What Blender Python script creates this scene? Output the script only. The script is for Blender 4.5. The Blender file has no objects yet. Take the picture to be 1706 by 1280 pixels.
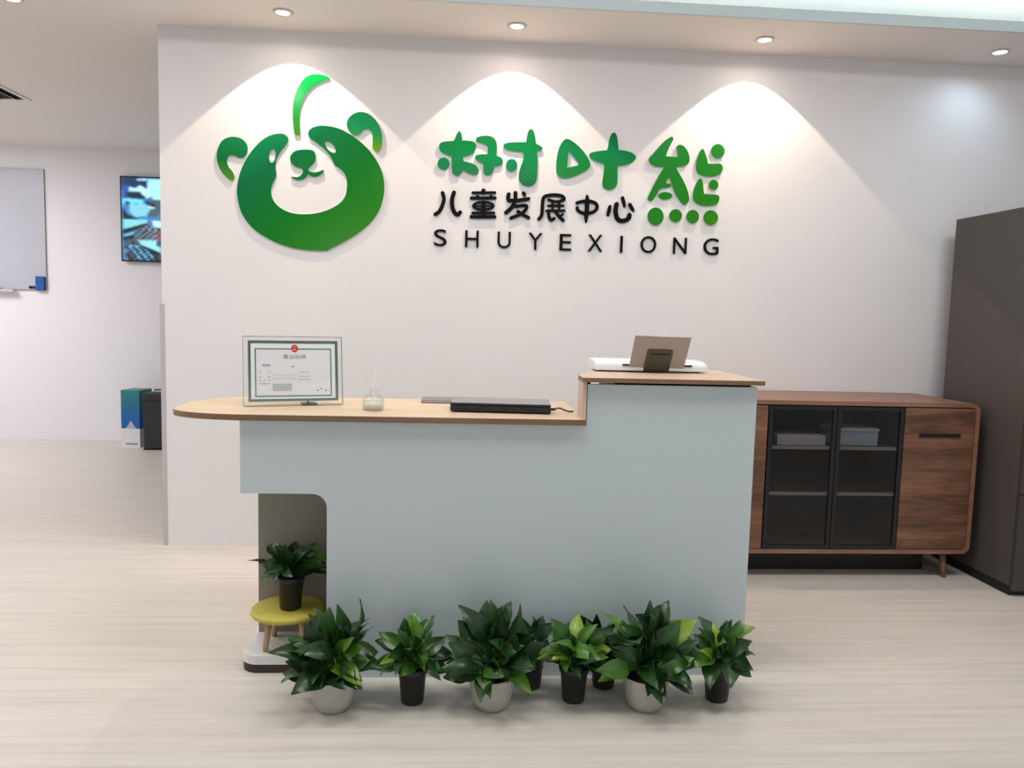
import bpy, bmesh, math, random
from mathutils import Vector, Matrix
random.seed(7)
PI = math.pi
scene = bpy.context.scene
COL = scene.collection

# ------------------------------------------------------------------ camera, world, lights, exposure
W, H, F = 1706.0, 1280.0, 1275.0
CAMZ = 1.35
YAW, PITCH, ROLL = math.radians(4.055), math.radians(5.2), math.radians(1.462)
fw = Vector((math.sin(YAW)*math.cos(PITCH), math.cos(YAW)*math.cos(PITCH), -math.sin(PITCH)))
r0 = Vector((math.cos(YAW), -math.sin(YAW), 0)); u0 = r0.cross(fw)
rt = r0*math.cos(ROLL) + u0*math.sin(ROLL)
up = -r0*math.sin(ROLL) + u0*math.cos(ROLL)
cam_data = bpy.data.cameras.new('camera')
cam_data.sensor_width = 36.0
cam_data.lens = F/W*36.0
cam_data.clip_start = 0.05
cam = bpy.data.objects.new('camera', cam_data); COL.objects.link(cam)
cam.matrix_world = Matrix(((rt.x, up.x, -fw.x, 0), (rt.y, up.y, -fw.y, 0), (rt.z, up.z, -fw.z, CAMZ), (0, 0, 0, 1)))
scene.camera = cam

scene.view_settings.view_transform = 'Standard'
scene.view_settings.look = 'None'
scene.view_settings.gamma = 1.0
scene.view_settings.use_curve_mapping = False
scene.view_settings.exposure = 0.09

world = bpy.data.worlds.new('world'); scene.world = world; world.use_nodes = True
bg = world.node_tree.nodes['Background']
bg.inputs[0].default_value = (0.80, 0.86, 1.0, 1); bg.inputs[1].default_value = 0.17

def area(name, loc, rot, sx, sy, power, col, cam_vis=True):
    d = bpy.data.lights.new(name, 'AREA'); d.shape = 'RECTANGLE'; d.size = sx; d.size_y = sy
    d.energy = power; d.color = col
    o = bpy.data.objects.new(name, d); COL.objects.link(o); o.location = loc; o.rotation_euler = rot
    return o
def spot(name, loc, target, power, col, angle, blend, radius):
    d = bpy.data.lights.new(name, 'SPOT'); d.energy = power; d.color = col
    d.spot_size = math.radians(angle); d.spot_blend = blend; d.shadow_soft_size = radius
    o = bpy.data.objects.new(name, d); COL.objects.link(o); o.location = loc
    o.rotation_euler = (Vector(target) - Vector(loc)).to_track_quat('-Z', 'Y').to_euler()
    return o

WY = 4.346      # logo wall plane
CZ = 2.84       # soffit height
FY = 7.80       # far wall
TZ = 3.10       # raised ceiling
WARM = (1.0, 0.78, 0.58)
# unseen overhead fill lights, added to brighten the reception and back left rooms
area('overhead_fill', (-1.9, 2.25, 3.08), (0, 0, 0), 1.2, 0.6, 25, (1.0, 0.99, 0.97))
area('overhead_fill', (0.2, 2.25, 3.08), (0, 0, 0), 1.2, 0.6, 25, (1.0, 0.99, 0.97))
area('overhead_fill', (2.3, 2.25, 3.08), (0, 0, 0), 1.2, 0.6, 25, (1.0, 0.99, 0.98))
area('overhead_fill', (0.2, -1.0, 3.08), (0, 0, 0), 2.4, 0.6, 11, (0.80, 0.95, 1.0))
area('overhead_fill', (-4.9, 5.9, 2.83), (0, 0, 0), 1.2, 1.2, 64, (1.0, 0.975, 1.0))
area('overhead_fill', (-4.6, 2.6, 3.08), (0, 0, 0), 1.0, 1.0, 34, (1.0, 0.975, 0.98))
area('cool_front_fill', (0.5, -2.85, 1.6), (math.radians(90), 0, 0), 5.0, 1.8, 20, (0.74, 0.92, 1.0))  # unseen cool fill added behind the camera to light the desk front
# wall-washer downlights in the soffit: three warm, the right one cool
DL = [(-0.916, 4.085, 'w'), (0.269, 4.105, 'w'), (1.590, 4.115, 'w'), (2.903, 4.115, 'c'), (-2.228, 4.09, 'o')]
for x, y, k in DL:
    if k == 'w':
        spot('downlight_beam', (x, y, 2.832), (x, y + 0.21, 1.832), 39, WARM, 93, 0.06, 0.012)
        spot('downlight_spill', (x, y, 2.832), (x, y + 0.10, 1.832), 4.5, (1.0, 0.78, 0.64), 165, 0.9, 0.03)
    elif k == 'c':
        spot('downlight_beam', (x, y, 2.832), (x - 0.15, y + 0.05, 1.832), 8, (0.60, 0.84, 1.0), 150, 1.0, 0.03)
    else:
        spot('downlight_beam', (x, y, 2.832), (x, y, 1.832), 20, (1.0, 0.91, 0.84), 110, 1.0, 0.03)

# ------------------------------------------------------------------ helpers
def ray(x, y):
    return fw*F + rt*(x-853.0) - up*(y-640.0)
def atY(x, y, Y):
    d = ray(x, y); return Vector((0, 0, CAMZ)) + d*(Y/d.y)
def atZ(x, y, Z):
    d = ray(x, y); return Vector((0, 0, CAMZ)) + d*((Z-CAMZ)/d.z)

def empty(name, label, cat, loc=(0, 0, 0), rotz=0, group=None):
    o = bpy.data.objects.new(name, None); COL.objects.link(o)
    o.empty_display_size = 0.05
    o.location = loc; o.rotation_euler = (0, 0, rotz)
    tag(o, label, cat, group); return o
def tag(o, label, cat, group=None):
    o['label'] = label; o['category'] = cat
    if group: o['group'] = group
    return o
def obj(name, bm, mat, parent=None, smooth=False, label=None, kind=None):
    me = bpy.data.meshes.new(name)
    if isinstance(bm, bpy.types.Mesh):
        me = bm
    else:
        bmesh.ops.recalc_face_normals(bm, faces=bm.faces)
        bm.to_mesh(me); bm.free()
    mats = mat if isinstance(mat, (list, tuple)) else [mat]
    me.materials.clear()
    for m in mats: me.materials.append(m)
    if smooth:
        for p in me.polygons: p.use_smooth = True
    o = bpy.data.objects.new(name, me); COL.objects.link(o)
    if parent: o.parent = parent
    if label: o['label'] = label
    if kind: o['kind'] = kind
    return o
def struct(name, bm, mat, **k):
    return obj(name, bm, mat, kind='structure', **k)
def BM(): return bmesh.new()
def box(bm, x0, x1, y0, y1, z0, z1, bev=0.0, seg=2, M=None, mi=0):
    r = bmesh.ops.create_cube(bm, size=1.0)
    vs = r['verts']
    for v in vs:
        v.co = Vector(((x0+x1)/2 + v.co.x*(x1-x0), (y0+y1)/2 + v.co.y*(y1-y0), (z0+z1)/2 + v.co.z*(z1-z0)))
    fs = list({f for v in vs for f in v.link_faces})
    if bev > 0:
        es = list({e for v in vs for e in v.link_edges})
        rr = bmesh.ops.bevel(bm, geom=es, offset=bev, segments=seg, affect='EDGES', profile=0.5)
        vs = list({v for f in rr['faces'] for v in f.verts} | {v for v in vs if v.is_valid})
        fs = list({f for v in vs for f in v.link_faces})
    for f in fs: f.material_index = mi
    if M is not None: bmesh.ops.transform(bm, matrix=M, verts=vs)
    return vs
def prism(bm, pts, a, b, axis='z'):
    """closed outline pts (2-D) extruded from a to b along axis"""
    def co(p, t):
        return {'z': (p[0], p[1], t), 'y': (p[0], t, p[1]), 'x': (t, p[0], p[1])}[axis]
    A = [bm.verts.new(co(p, a)) for p in pts]; B = [bm.verts.new(co(p, b)) for p in pts]
    n = len(pts)
    fa = bm.faces.new(A); fb = bm.faces.new(B[::-1])
    for i in range(n): bm.faces.new((A[i], B[i], B[(i+1) % n], A[(i+1) % n]))
    return A + B
def lathe(bm, prof, n=28, cx=0, cy=0):
    """prof: (r, z) list; r=0 closes"""
    rings = []
    for r, z in prof:
        if r < 1e-6: rings.append([bm.verts.new((cx, cy, z))])
        else: rings.append([bm.verts.new((cx + r*math.cos(2*PI*i/n), cy + r*math.sin(2*PI*i/n), z)) for i in range(n)])
    for a, b in zip(rings, rings[1:]):
        for i in range(n):
            j = (i+1) % n
            if len(a) == 1 and len(b) == 1: continue
            if len(a) == 1: bm.faces.new((a[0], b[i], b[j]))
            elif len(b) == 1: bm.faces.new((a[i], a[j], b[0]))
            else: bm.faces.new((a[i], a[j], b[j], b[i]))
def tube(bm, pts, r, n=8, r2=None):
    pts = [Vector(p) for p in pts]; rings = []
    for i, p in enumerate(pts):
        t = (pts[min(i+1, len(pts)-1)] - pts[max(i-1, 0)]).normalized()
        a = Vector((0, 0, 1)) if abs(t.z) < 0.9 else Vector((1, 0, 0))
        u = t.cross(a).normalized(); v = t.cross(u)
        rr = r if r2 is None else r + (r2-r)*i/(len(pts)-1)
        rings.append([bm.verts.new(p + u*(rr*math.cos(2*PI*k/n)) + v*(rr*math.sin(2*PI*k/n))) for k in range(n)])
    for a, b in zip(rings, rings[1:]):
        for k in range(n): bm.faces.new((a[k], a[(k+1) % n], b[(k+1) % n], b[k]))
    bm.faces.new(rings[0][::-1]); bm.faces.new(rings[-1])
def rrect(x0, x1, y0, y1, r, seg=6, corners=(1, 1, 1, 1)):
    """corners: bottom-left, bottom-right, top-right, top-left"""
    out = []
    for (cx, cy, a0, sx, sy, on) in ((x0, y0, PI, 1, 1, corners[0]), (x1, y0, 1.5*PI, -1, 1, corners[1]), (x1, y1, 0, -1, -1, corners[2]), (x0, y1, PI/2, 1, -1, corners[3])):
        if not on: out.append((cx, cy)); continue
        for k in range(seg+1):
            a = a0 + PI/2*k/seg
            out.append((cx + sx*r + r*math.cos(a), cy + sy*r + r*math.sin(a)))
    return out

# ------------------------------------------------------------------ materials
def lin(c):
    return tuple(((v/255.0)/12.92 if v/255.0 <= 0.04045 else ((v/255.0+0.055)/1.055)**2.4) for v in c)
def mat(name, rgb=None, rough=0.5, metal=0.0, spec=0.5, trans=0.0, ior=1.45, coat=0.0, emis=None, estr=0.0, noise=0.0, nscale=(8, 8, 8), bump=0.0):
    m = bpy.data.materials.new(name); m.use_nodes = True
    nt = m.node_tree; b = nt.nodes['Principled BSDF']
    c = lin(rgb) if rgb else (0.8, 0.8, 0.8)
    b.inputs['Base Color'].default_value = (*c, 1)
    b.inputs['Roughness'].default_value = rough
    b.inputs['Metallic'].default_value = metal
    b.inputs['Specular IOR Level'].default_value = spec
    b.inputs['Transmission Weight'].default_value = trans
    b.inputs['IOR'].default_value = ior
    b.inputs['Coat Weight'].default_value = coat
    if emis:
        b.inputs['Emission Color'].default_value = (*lin(emis), 1); b.inputs['Emission Strength'].default_value = estr
    if noise > 0 or bump > 0:
        tc = nt.nodes.new('ShaderNodeTexCoord'); mp = nt.nodes.new('ShaderNodeMapping')
        mp.inputs['Scale'].default_value = nscale
        nt.links.new(tc.outputs['Object'], mp.inputs['Vector'])
        nz = nt.nodes.new('ShaderNodeTexNoise'); nz.inputs['Scale'].default_value = 1.0; nz.inputs['Detail'].default_value = 5
        nt.links.new(mp.outputs[0], nz.inputs['Vector'])
        if noise > 0:
            rp = nt.nodes.new('ShaderNodeValToRGB')
            rp.color_ramp.elements[0].position = 0.3; rp.color_ramp.elements[1].position = 0.7
            rp.color_ramp.elements[0].color = (*[v*(1-noise) for v in c], 1)
            rp.color_ramp.elements[1].color = (*[min(1, v*(1+noise)) for v in c], 1)
            nt.links.new(nz.outputs['Fac'], rp.inputs['Fac']); nt.links.new(rp.outputs[0], b.inputs['Base Color'])
        if bump > 0:
            bp = nt.nodes.new('ShaderNodeBump'); bp.inputs['Strength'].default_value = bump; bp.inputs['Distance'].default_value = 0.002
            nt.links.new(nz.outputs['Fac'], bp.inputs['Height']); nt.links.new(bp.outputs[0], b.inputs['Normal'])
    return m
def wood(name, cols, scale, rough=0.45, detail=6, coat=0.0, bump=0.05):
    """grain along the axis with the small scale value; cols = list of (pos, rgb)"""
    m = bpy.data.materials.new(name); m.use_nodes = True; nt = m.node_tree; b = nt.nodes['Principled BSDF']
    tc = nt.nodes.new('ShaderNodeTexCoord')
    mp = nt.nodes.new('ShaderNodeMapping'); mp.inputs['Scale'].default_value = scale
    nt.links.new(tc.outputs['Object'], mp.inputs['Vector'])
    n1 = nt.nodes.new('ShaderNodeTexNoise'); n1.inputs['Scale'].default_value = 1.0; n1.inputs['Detail'].default_value = detail; n1.inputs['Distortion'].default_value = 0.4
    nt.links.new(mp.outputs[0], n1.inputs['Vector'])
    n2 = nt.nodes.new('ShaderNodeTexNoise'); n2.inputs['Scale'].default_value = 5.5; n2.inputs['Detail'].default_value = 3
    nt.links.new(mp.outputs[0], n2.inputs['Vector'])
    mx = nt.nodes.new('ShaderNodeMath'); mx.operation = 'MULTIPLY_ADD'; mx.inputs[1].default_value = 0.35
    nt.links.new(n2.outputs['Fac'], mx.inputs[0])
    m2 = nt.nodes.new('ShaderNodeMath'); m2.operation = 'MULTIPLY'; m2.inputs[1].default_value = 0.65
    nt.links.new(n1.outputs['Fac'], m2.inputs[0]); nt.links.new(m2.outputs[0], mx.inputs[2])
    rp = nt.nodes.new('ShaderNodeValToRGB'); cr = rp.color_ramp
    while len(cr.elements) < len(cols): cr.elements.new(0.5)
    for e, (p, c) in zip(cr.elements, cols): e.position = p; e.color = (*lin(c), 1)
    nt.links.new(mx.outputs[0], rp.inputs['Fac']); nt.links.new(rp.outputs[0], b.inputs['Base Color'])
    b.inputs['Roughness'].default_value = rough; b.inputs['Coat Weight'].default_value = coat
    bp = nt.nodes.new('ShaderNodeBump'); bp.inputs['Strength'].default_value = bump; bp.inputs['Distance'].default_value = 0.002
    nt.links.new(mx.outputs[0], bp.inputs['Height']); nt.links.new(bp.outputs[0], b.inputs['Normal'])
    return m
def vcol(name, rough=0.5, emit=0.0):
    m = bpy.data.materials.new(name); m.use_nodes = True; nt = m.node_tree; b = nt.nodes['Principled BSDF']
    a = nt.nodes.new('ShaderNodeVertexColor'); a.layer_name = 'Col'
    if emit > 0:
        b.inputs['Base Color'].default_value = (0.01, 0.01, 0.01, 1)
        nt.links.new(a.outputs[0], b.inputs['Emission Color']); b.inputs['Emission Strength'].default_value = emit
    else: nt.links.new(a.outputs[0], b.inputs['Base Color'])
    b.inputs['Roughness'].default_value = rough
    return m

M = {}
M['wall'] = mat('wall_paint', (233, 231, 234), 0.6, noise=0.01, nscale=(1.5, 1.5, 1.5), bump=0.02)
M['ceil'] = mat('ceiling_paint', (236, 229, 224), 0.8)
M['floor'] = wood('pale_floor_grain', [(0.28, (192, 184, 174)), (0.44, (206, 199, 190)), (0.56, (213, 206, 197)), (0.74, (220, 214, 206))], (1.1, 34, 1), 0.40, bump=0.04)
M['beech'] = wood('beech_laminate', [(0.3, (204, 178, 148)), (0.5, (214, 190, 160)), (0.7, (222, 200, 172))], (2.5, 30, 30), 0.4)
M['beech_edge'] = wood('beech_edge_band', [(0.3, (116, 88, 66)), (0.5, (130, 100, 76)), (0.7, (144, 114, 90))], (3, 30, 30), 0.5)
M['riser'] = wood('riser_laminate', [(0.3, (196, 168, 148)), (0.7, (216, 190, 170))], (30, 30, 3), 0.45)
M['walnut'] = wood('walnut_veneer', [(0.28, (62, 38, 26)), (0.42, (92, 60, 44)), (0.55, (122, 84, 62)), (0.72, (146, 106, 80))], (1.3, 8, 11), 0.42)
M['walnut_edge'] = wood('walnut_edge', [(0.3, (112, 76, 60)), (0.7, (152, 112, 92))], (2, 20, 20), 0.4)
M['desk'] = mat('desk_pale_blue_grey', (201, 213, 217), 0.35, coat=0.15)
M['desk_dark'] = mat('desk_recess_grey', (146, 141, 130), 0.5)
M['white'] = mat('white_melamine', (228, 228, 228), 0.4)
M['kick'] = mat('dark_kick_strip', (58, 48, 40), 0.55)
M['black'] = mat('black_plastic', (20, 21, 24), 0.35)
M['matblack'] = mat('dark_gap', (14, 14, 14), 0.8)
M['steel'] = mat('brushed_aluminium', (196, 192, 196), 0.5, metal=0.15)
M['glassdark'] = None
M['cab'] = mat('charcoal_cabinet', (78, 73, 70), 0.5, noise=0.03, nscale=(2, 2, 2))
M['cabfront'] = mat('charcoal_cabinet_front', (66, 60, 60), 0.4)
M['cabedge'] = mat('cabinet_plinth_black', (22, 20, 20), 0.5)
M['glass'] = mat('clear_glass', (240, 248, 246), 0.03, trans=1.0, ior=1.45)
M['soil'] = mat('potting_soil', (40, 30, 24), 0.9, noise=0.4, nscale=(60, 60, 60), bump=0.5)
M['potwhite'] = mat('white_plastic_pot', (180, 177, 170), 0.4)
M['potblack'] = mat('black_plastic_pot', (44, 42, 42), 0.38)
M['stem'] = mat('plant_stem_green', (70, 100, 44), 0.5)
M['stoolyellow'] = mat('mustard_yellow_seat', (190, 178, 78), 0.55, noise=0.05, nscale=(30, 30, 30))
M['stoolwood'] = wood('stool_leg_wood', [(0.3, (176, 138, 106)), (0.7, (206, 170, 136))], (20, 20, 3), 0.5)
M['paper'] = mat('white_paper', (238, 238, 238), 0.7)
M['papergrey'] = mat('grey_paper_sheet', (176, 168, 162), 0.7)
M['printer'] = mat('printer_white_shell', (232, 234, 238), 0.3)
M['laptop_lid'] = mat('laptop_lid_grey', (142, 140, 146), 0.35, metal=0.2)
M['laptop'] = mat('laptop_black', (22, 24, 32), 0.4)
M['board'] = mat('grey_whiteboard_surface', (186, 187, 197), 0.35)
M['blue'] = mat('blue_felt', (28, 84, 160), 0.7)

def smoked_glass():
    m = bpy.data.materials.new('smoked_glass'); m.use_nodes = True; nt = m.node_tree
    nt.nodes.remove(nt.nodes['Principled BSDF'])
    out = nt.nodes['Material Output']
    tr = nt.nodes.new('ShaderNodeBsdfTransparent'); tr.inputs[0].default_value = (0.66, 0.66, 0.68, 1)
    gl = nt.nodes.new('ShaderNodeBsdfGlossy'); gl.inputs['Roughness'].default_value = 0.06
    fr = nt.nodes.new('ShaderNodeLayerWeight'); fr.inputs[0].default_value = 0.5
    pw = nt.nodes.new('ShaderNodeMath'); pw.operation = 'POWER'; pw.inputs[1].default_value = 4.0; nt.links.new(fr.outputs['Facing'], pw.inputs[0])
    ml = nt.nodes.new('ShaderNodeMath'); ml.operation = 'MULTIPLY_ADD'; ml.inputs[1].default_value = 0.7; ml.inputs[2].default_value = 0.03; nt.links.new(pw.outputs[0], ml.inputs[0])
    mx = nt.nodes.new('ShaderNodeMixShader')
    nt.links.new(ml.outputs[0], mx.inputs[0]); nt.links.new(tr.outputs[0], mx.inputs[1]); nt.links.new(gl.outputs[0], mx.inputs[2])
    nt.links.new(mx.outputs[0], out.inputs[0]); return m
M['smoke'] = smoked_glass()
M['thinglass'] = smoked_glass(); M['thinglass'].name = 'thin_clear_glass'
M['thinglass'].node_tree.nodes['Transparent BSDF'].inputs[0].default_value = (0.97, 0.985, 0.98, 1)

def emitter(name, rgb, s):
    m = bpy.data.materials.new(name); m.use_nodes = True; nt = m.node_tree
    nt.nodes.remove(nt.nodes['Principled BSDF'])
    e = nt.nodes.new('ShaderNodeEmission'); e.inputs[0].default_value = (*rgb, 1); e.inputs[1].default_value = s
    nt.links.new(e.outputs[0], nt.nodes['Material Output'].inputs[0]); return m
M['lampwarm'] = emitter('lamp_face_warm', (1, 0.93, 0.84), 9)
M['lampcool'] = emitter('lamp_face_cool', (0.92, 0.97, 1), 9)
M['strip'] = emitter('cove_led_strip', (0.66, 0.92, 1.0), 70)

def gradient(name, stops, x0, x1, z0, z1, ax=0.5, az=-0.5, rough=0.12):
    """printed acrylic: colour runs over the world position (x, z) of the artwork"""
    m = bpy.data.materials.new(name); m.use_nodes = True; nt = m.node_tree; b = nt.nodes['Principled BSDF']
    tc = nt.nodes.new('ShaderNodeTexCoord'); sp = nt.nodes.new('ShaderNodeSeparateXYZ')
    nt.links.new(tc.outputs['Object'], sp.inputs[0])
    def rng(o, a, c):
        r = nt.nodes.new('ShaderNodeMapRange'); r.inputs['From Min'].default_value = a; r.inputs['From Max'].default_value = c
        nt.links.new(sp.outputs[o], r.inputs['Value']); return r.outputs[0]
    u = rng('X', x0, x1); v = rng('Z', z1, z0)
    ma = nt.nodes.new('ShaderNodeMath'); ma.operation = 'MULTIPLY'; ma.inputs[1].default_value = ax; nt.links.new(u, ma.inputs[0])
    mb = nt.nodes.new('ShaderNodeMath'); mb.operation = 'MULTIPLY_ADD'; mb.inputs[1].default_value = abs(az); nt.links.new(v, mb.inputs[0]); nt.links.new(ma.outputs[0], mb.inputs[2])
    rp = nt.nodes.new('ShaderNodeValToRGB'); cr = rp.color_ramp
    while len(cr.elements) < len(stops): cr.elements.new(0.5)
    for e, (p, c) in zip(cr.elements, stops): e.position = p; e.color = (*lin(c), 1)
    nt.links.new(mb.outputs[0], rp.inputs['Fac']); nt.links.new(rp.outputs[0], b.inputs['Base Color'])
    b.inputs['Roughness'].default_value = rough; b.inputs['Specular IOR Level'].default_value = 0.3
    return m

# ------------------------------------------------------------------ the room shell
XR, XL, YF = 4.25, -6.2, -3.0
bm = BM(); box(bm, XL-0.2, XR+0.2, YF-0.2, FY+0.2, -0.12, 0.0); struct('floor', bm, M['floor'])
# low ceiling: soffit over the desk wall and on into the back room
bm = BM(); box(bm, XL, XR, 3.856, FY, CZ, CZ+0.02); struct('ceiling', bm, M['ceil'])
bm = BM(); box(bm, XL-0.2, XR+0.2, YF-0.2, FY+0.2, TZ, TZ+0.12); struct('ceiling', bm, M['ceil'])
bm = BM(); box(bm, XL, XR, 3.840, 3.856, CZ, CZ+0.052); struct('trim_1', bm, mat('cove_lip_baked_light', (204, 214, 218), 0.7))  # lip colour has the bluish light from the front baked in
bm = BM(); box(bm, -1.629, XR, WY, WY+0.16, 0, CZ); struct('wall_back', bm, M['wall'])
bm = BM(); box(bm, XL-0.2, XR+0.2, FY, FY+0.15, 0, TZ); struct('wall_far', bm, M['wall'])
bm = BM(); box(bm, XL-0.15, XL, YF, FY, 0, TZ); struct('wall_left', bm, M['wall'])
bm = BM(); box(bm, XR, XR+0.15, YF, FY, 0, TZ); struct('wall_right', bm, M['wall'])
bm = BM(); box(bm, XL-0.15, XR+0.15, YF-0.15, YF, 0, TZ); struct('wall_front', bm, M['wall'])
bm = BM(); box(bm, XL, XR, WY+0.10, WY+0.16, CZ+0.02, TZ); struct('wall_cove', bm, M['ceil'])
# aluminium corner guard on the left end of the logo wall
bm = BM(); box(bm, -1.641, -1.6292, WY+0.0, WY+0.05, 0.0, 1.36, 0.001, 1); box(bm, -1.641, -1.615, WY-0.0015, WY, 0.0, 1.36)
struct('trim_2', bm, M['steel'])
# LED strip lying in the cove behind the lip
t = empty('cove_light', 'cool white light strip lying in the ceiling cove behind the soffit lip', 'light strip', (0, 3.90, CZ+0.02))
bm = BM(); box(bm, XL+0.1, XR-0.1, -0.012, 0.012, 0.0, 0.008); obj('channel', bm, M['steel'], t)
bm = BM(); box(bm, XL+0.1, XR-0.1, -0.008, 0.008, 0.0085, 0.012); obj('diffuser', bm, M['strip'], t)

# ------------------------------------------------------------------ downlights
DLAB = ['first warm round downlight, recessed above the green bear head', 'warm round downlight recessed above the middle of the green characters',
        'third warm round downlight, recessed above the rightmost green character', 'cool white downlight at the right end of the soffit above the dark cabinet',
        'downlight at the far left of the ceiling, cut by the top edge of the photo']
M['lampring'] = mat('downlight_ring', (214, 206, 198), 0.4)
for (x, y, k), lab in zip(DL, DLAB):
    t = empty('downlight', lab, 'downlight', (x, y, CZ), 0, 'recessed downlights in the soffit')
    bm = BM(); lathe(bm, [(0.034, -0.0005), (0.035, -0.007), (0.046, -0.009), (0.050, -0.005), (0.050, -0.0005), (0.034, -0.0005)], 32)
    obj('ring', bm, M['lampring'], t, True)
    bm = BM(); lathe(bm, [(0.0, -0.0065), (0.034, -0.0055), (0.034, -0.001), (0.0, -0.001)], 32)
    obj('lamp_face', bm, M['lampcool'] if k == 'c' else M['lampwarm'], t)

# ceiling air vent at the left
t = empty('ceiling_vent', 'ceiling air vent with dark slots at the upper left edge', 'air vent', (-3.62, 5.5, CZ))
bm = BM()
vx0, vx1, vy0, vy1 = -0.43, 0.43, -0.57, 0.57
box(bm, vx0, vx1, vy0, vy0+0.03, -0.008, 0); box(bm, vx0, vx1, vy1-0.03, vy1, -0.008, 0)
box(bm, vx0, vx0+0.03, vy0+0.03, vy1-0.03, -0.008, 0); box(bm, vx1-0.03, vx1, vy0+0.03, vy1-0.03, -0.008, 0)
obj('frame', bm, M['ceil'], t)
bm = BM(); box(bm, vx0+0.03, vx1-0.03, vy0+0.03, vy1-0.03, -0.002, -0.0005); obj('opening', bm, M['matblack'], t)
sm = None
for i in range(7):
    bm = BM(); box(bm, -0.022, 0.022, vy0+0.031, vy1-0.031, -0.002, 0.002, M=Matrix.Translation((vx0+0.09+i*0.113, 0, -0.010)) @ Matrix.Rotation(math.radians(25), 4, 'Y'))
    obj('slat', bm, M['ceil'], t)

# ------------------------------------------------------------------ logo wall lettering
def cr(pts, n=6, closed=True):
    """Catmull-Rom through pts; a point with a third value is a sharp corner"""
    out = []; N = len(pts)
    for i in range(N):
        p0, p1, p2, p3 = pts[(i-1) % N], pts[i], pts[(i+1) % N], pts[(i+2) % N]
        m1 = (0, 0) if len(p1) > 2 else ((p2[0]-p0[0])/2, (p2[1]-p0[1])/2)
        m2 = (0, 0) if len(p2) > 2 else ((p3[0]-p1[0])/2, (p3[1]-p1[1])/2)
        L = math.hypot(p2[0]-p1[0], p2[1]-p1[1])
        for m in (0,):
            l1 = math.hypot(*m1); l2 = math.hypot(*m2)
            if l1 > L: m1 = (m1[0]*L/l1, m1[1]*L/l1)
            if l2 > L: m2 = (m2[0]*L/l2, m2[1]*L/l2)
        for k in range(n):
            t = k/n; a = 2*t**3-3*t**2+1; b = t**3-2*t**2+t; c = -2*t**3+3*t**2; d = t**3-t**2
            out.append((a*p1[0]+b*m1[0]+c*p2[0]+d*m2[0], a*p1[1]+b*m1[1]+c*p2[1]+d*m2[1]))
    return out
def ell(cx, cy, rx, ry, rot=0, n=28):
    c, s = math.cos(math.radians(rot)), math.sin(math.radians(rot))
    return [(cx + rx*math.cos(2*PI*i/n)*c - ry*math.sin(2*PI*i/n)*s, cy + rx*math.cos(2*PI*i/n)*s + ry*math.sin(2*PI*i/n)*c) for i in range(n)]
def wallpts(pts, org, sc, Y):
    out = []
    for x, y in pts:
        p = atY(org[0] + x/sc, org[1] + y/sc, Y); out.append((p.x, p.z))
    return out
def fill_mesh(loops, yf, yb):
    """outline loops (the first outer, the rest holes or further islands) in (x, z) world; a solid from yb (wall side) to yf (room side)"""
    cu = bpy.data.curves.new('tmp', 'CURVE'); cu.dimensions = '2D'; cu.fill_mode = 'BOTH'; cu.extrude = abs(yb-yf)/2
    for lp in loops:
        sp = cu.splines.new('POLY'); sp.points.add(len(lp)-1); sp.use_cyclic_u = True
        for q, (x, z) in zip(sp.points, lp): q.co = (x, z, 0, 1)
    o = bpy.data.objects.new('tmp', cu); COL.objects.link(o)
    me = bpy.data.meshes.new_from_object(o.evaluated_get(bpy.context.evaluated_depsgraph_get()))
    bpy.data.objects.remove(o); bpy.data.curves.remove(cu)
    ym = (yf+yb)/2
    for v in me.vertices: v.co = Vector((v.co.x, ym - v.co.z, v.co.y))
    return me
YB, YM, YFc = WY - 0.001, WY - 0.009, WY - 0.013   # wall side, back-plate front, face front
M['acrylicback'] = mat('white_acrylic_backing', (222, 226, 224), 0.3)
def piece(parent, name, loops, org, sc, m, yf=YFc):
    L = [wallpts(l, org, sc, yf) for l in loops]
    a = obj(name, fill_mesh(L, yf, YM), m, parent)
    obj('backing', fill_mesh(L, YM, YB), M['acrylicback'], a)
    return a

p0 = atY(393, 430, WY); p1 = atY(642, 205, WY)
G_head = gradient('green_print_head', [(0.0, (14, 150, 92)), (0.30, (8, 110, 62)), (0.55, (14, 118, 34)), (1.0, (58, 140, 28))], p0.x, p1.x, p0.z, p1.z, 0.42, -0.58)
pa = atY(490, 235, WY); pb = atY(550, 122, WY)
G_leaf = gradient('green_print_leaf', [(0.0, (4, 138, 64)), (0.5, (4, 140, 62)), (0.85, (50, 135, 36)), (1.0, (90, 135, 28))], pa.x, pb.x, pa.z, pb.z, 0.0, -1.0)
pa = atY(362, 305, WY); pb = atY(412, 228, WY)
G_ear1 = gradient('green_print_left_ear', [(0.0, (10, 130, 78)), (0.5, (12, 112, 56)), (1.0, (84, 146, 24))], pa.x, pb.x, pa.z, pb.z, 0.0, -1.0)
pa = atY(578, 253, WY); pb = atY(637, 186, WY)
G_ear2 = gradient('green_print_right_ear', [(0.0, (12, 118, 66)), (0.4, (20, 138, 84)), (0.7, (50, 150, 60)), (1.0, (120, 160, 20))], pa.x, pb.x, pa.z, pb.z, 0.0, -1.0)
O1, S1 = (340, 100), 3.765
t = empty('bear_emblem', 'large green bear head emblem with leaf stalk raised off the white wall', 'wall emblem')
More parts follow.
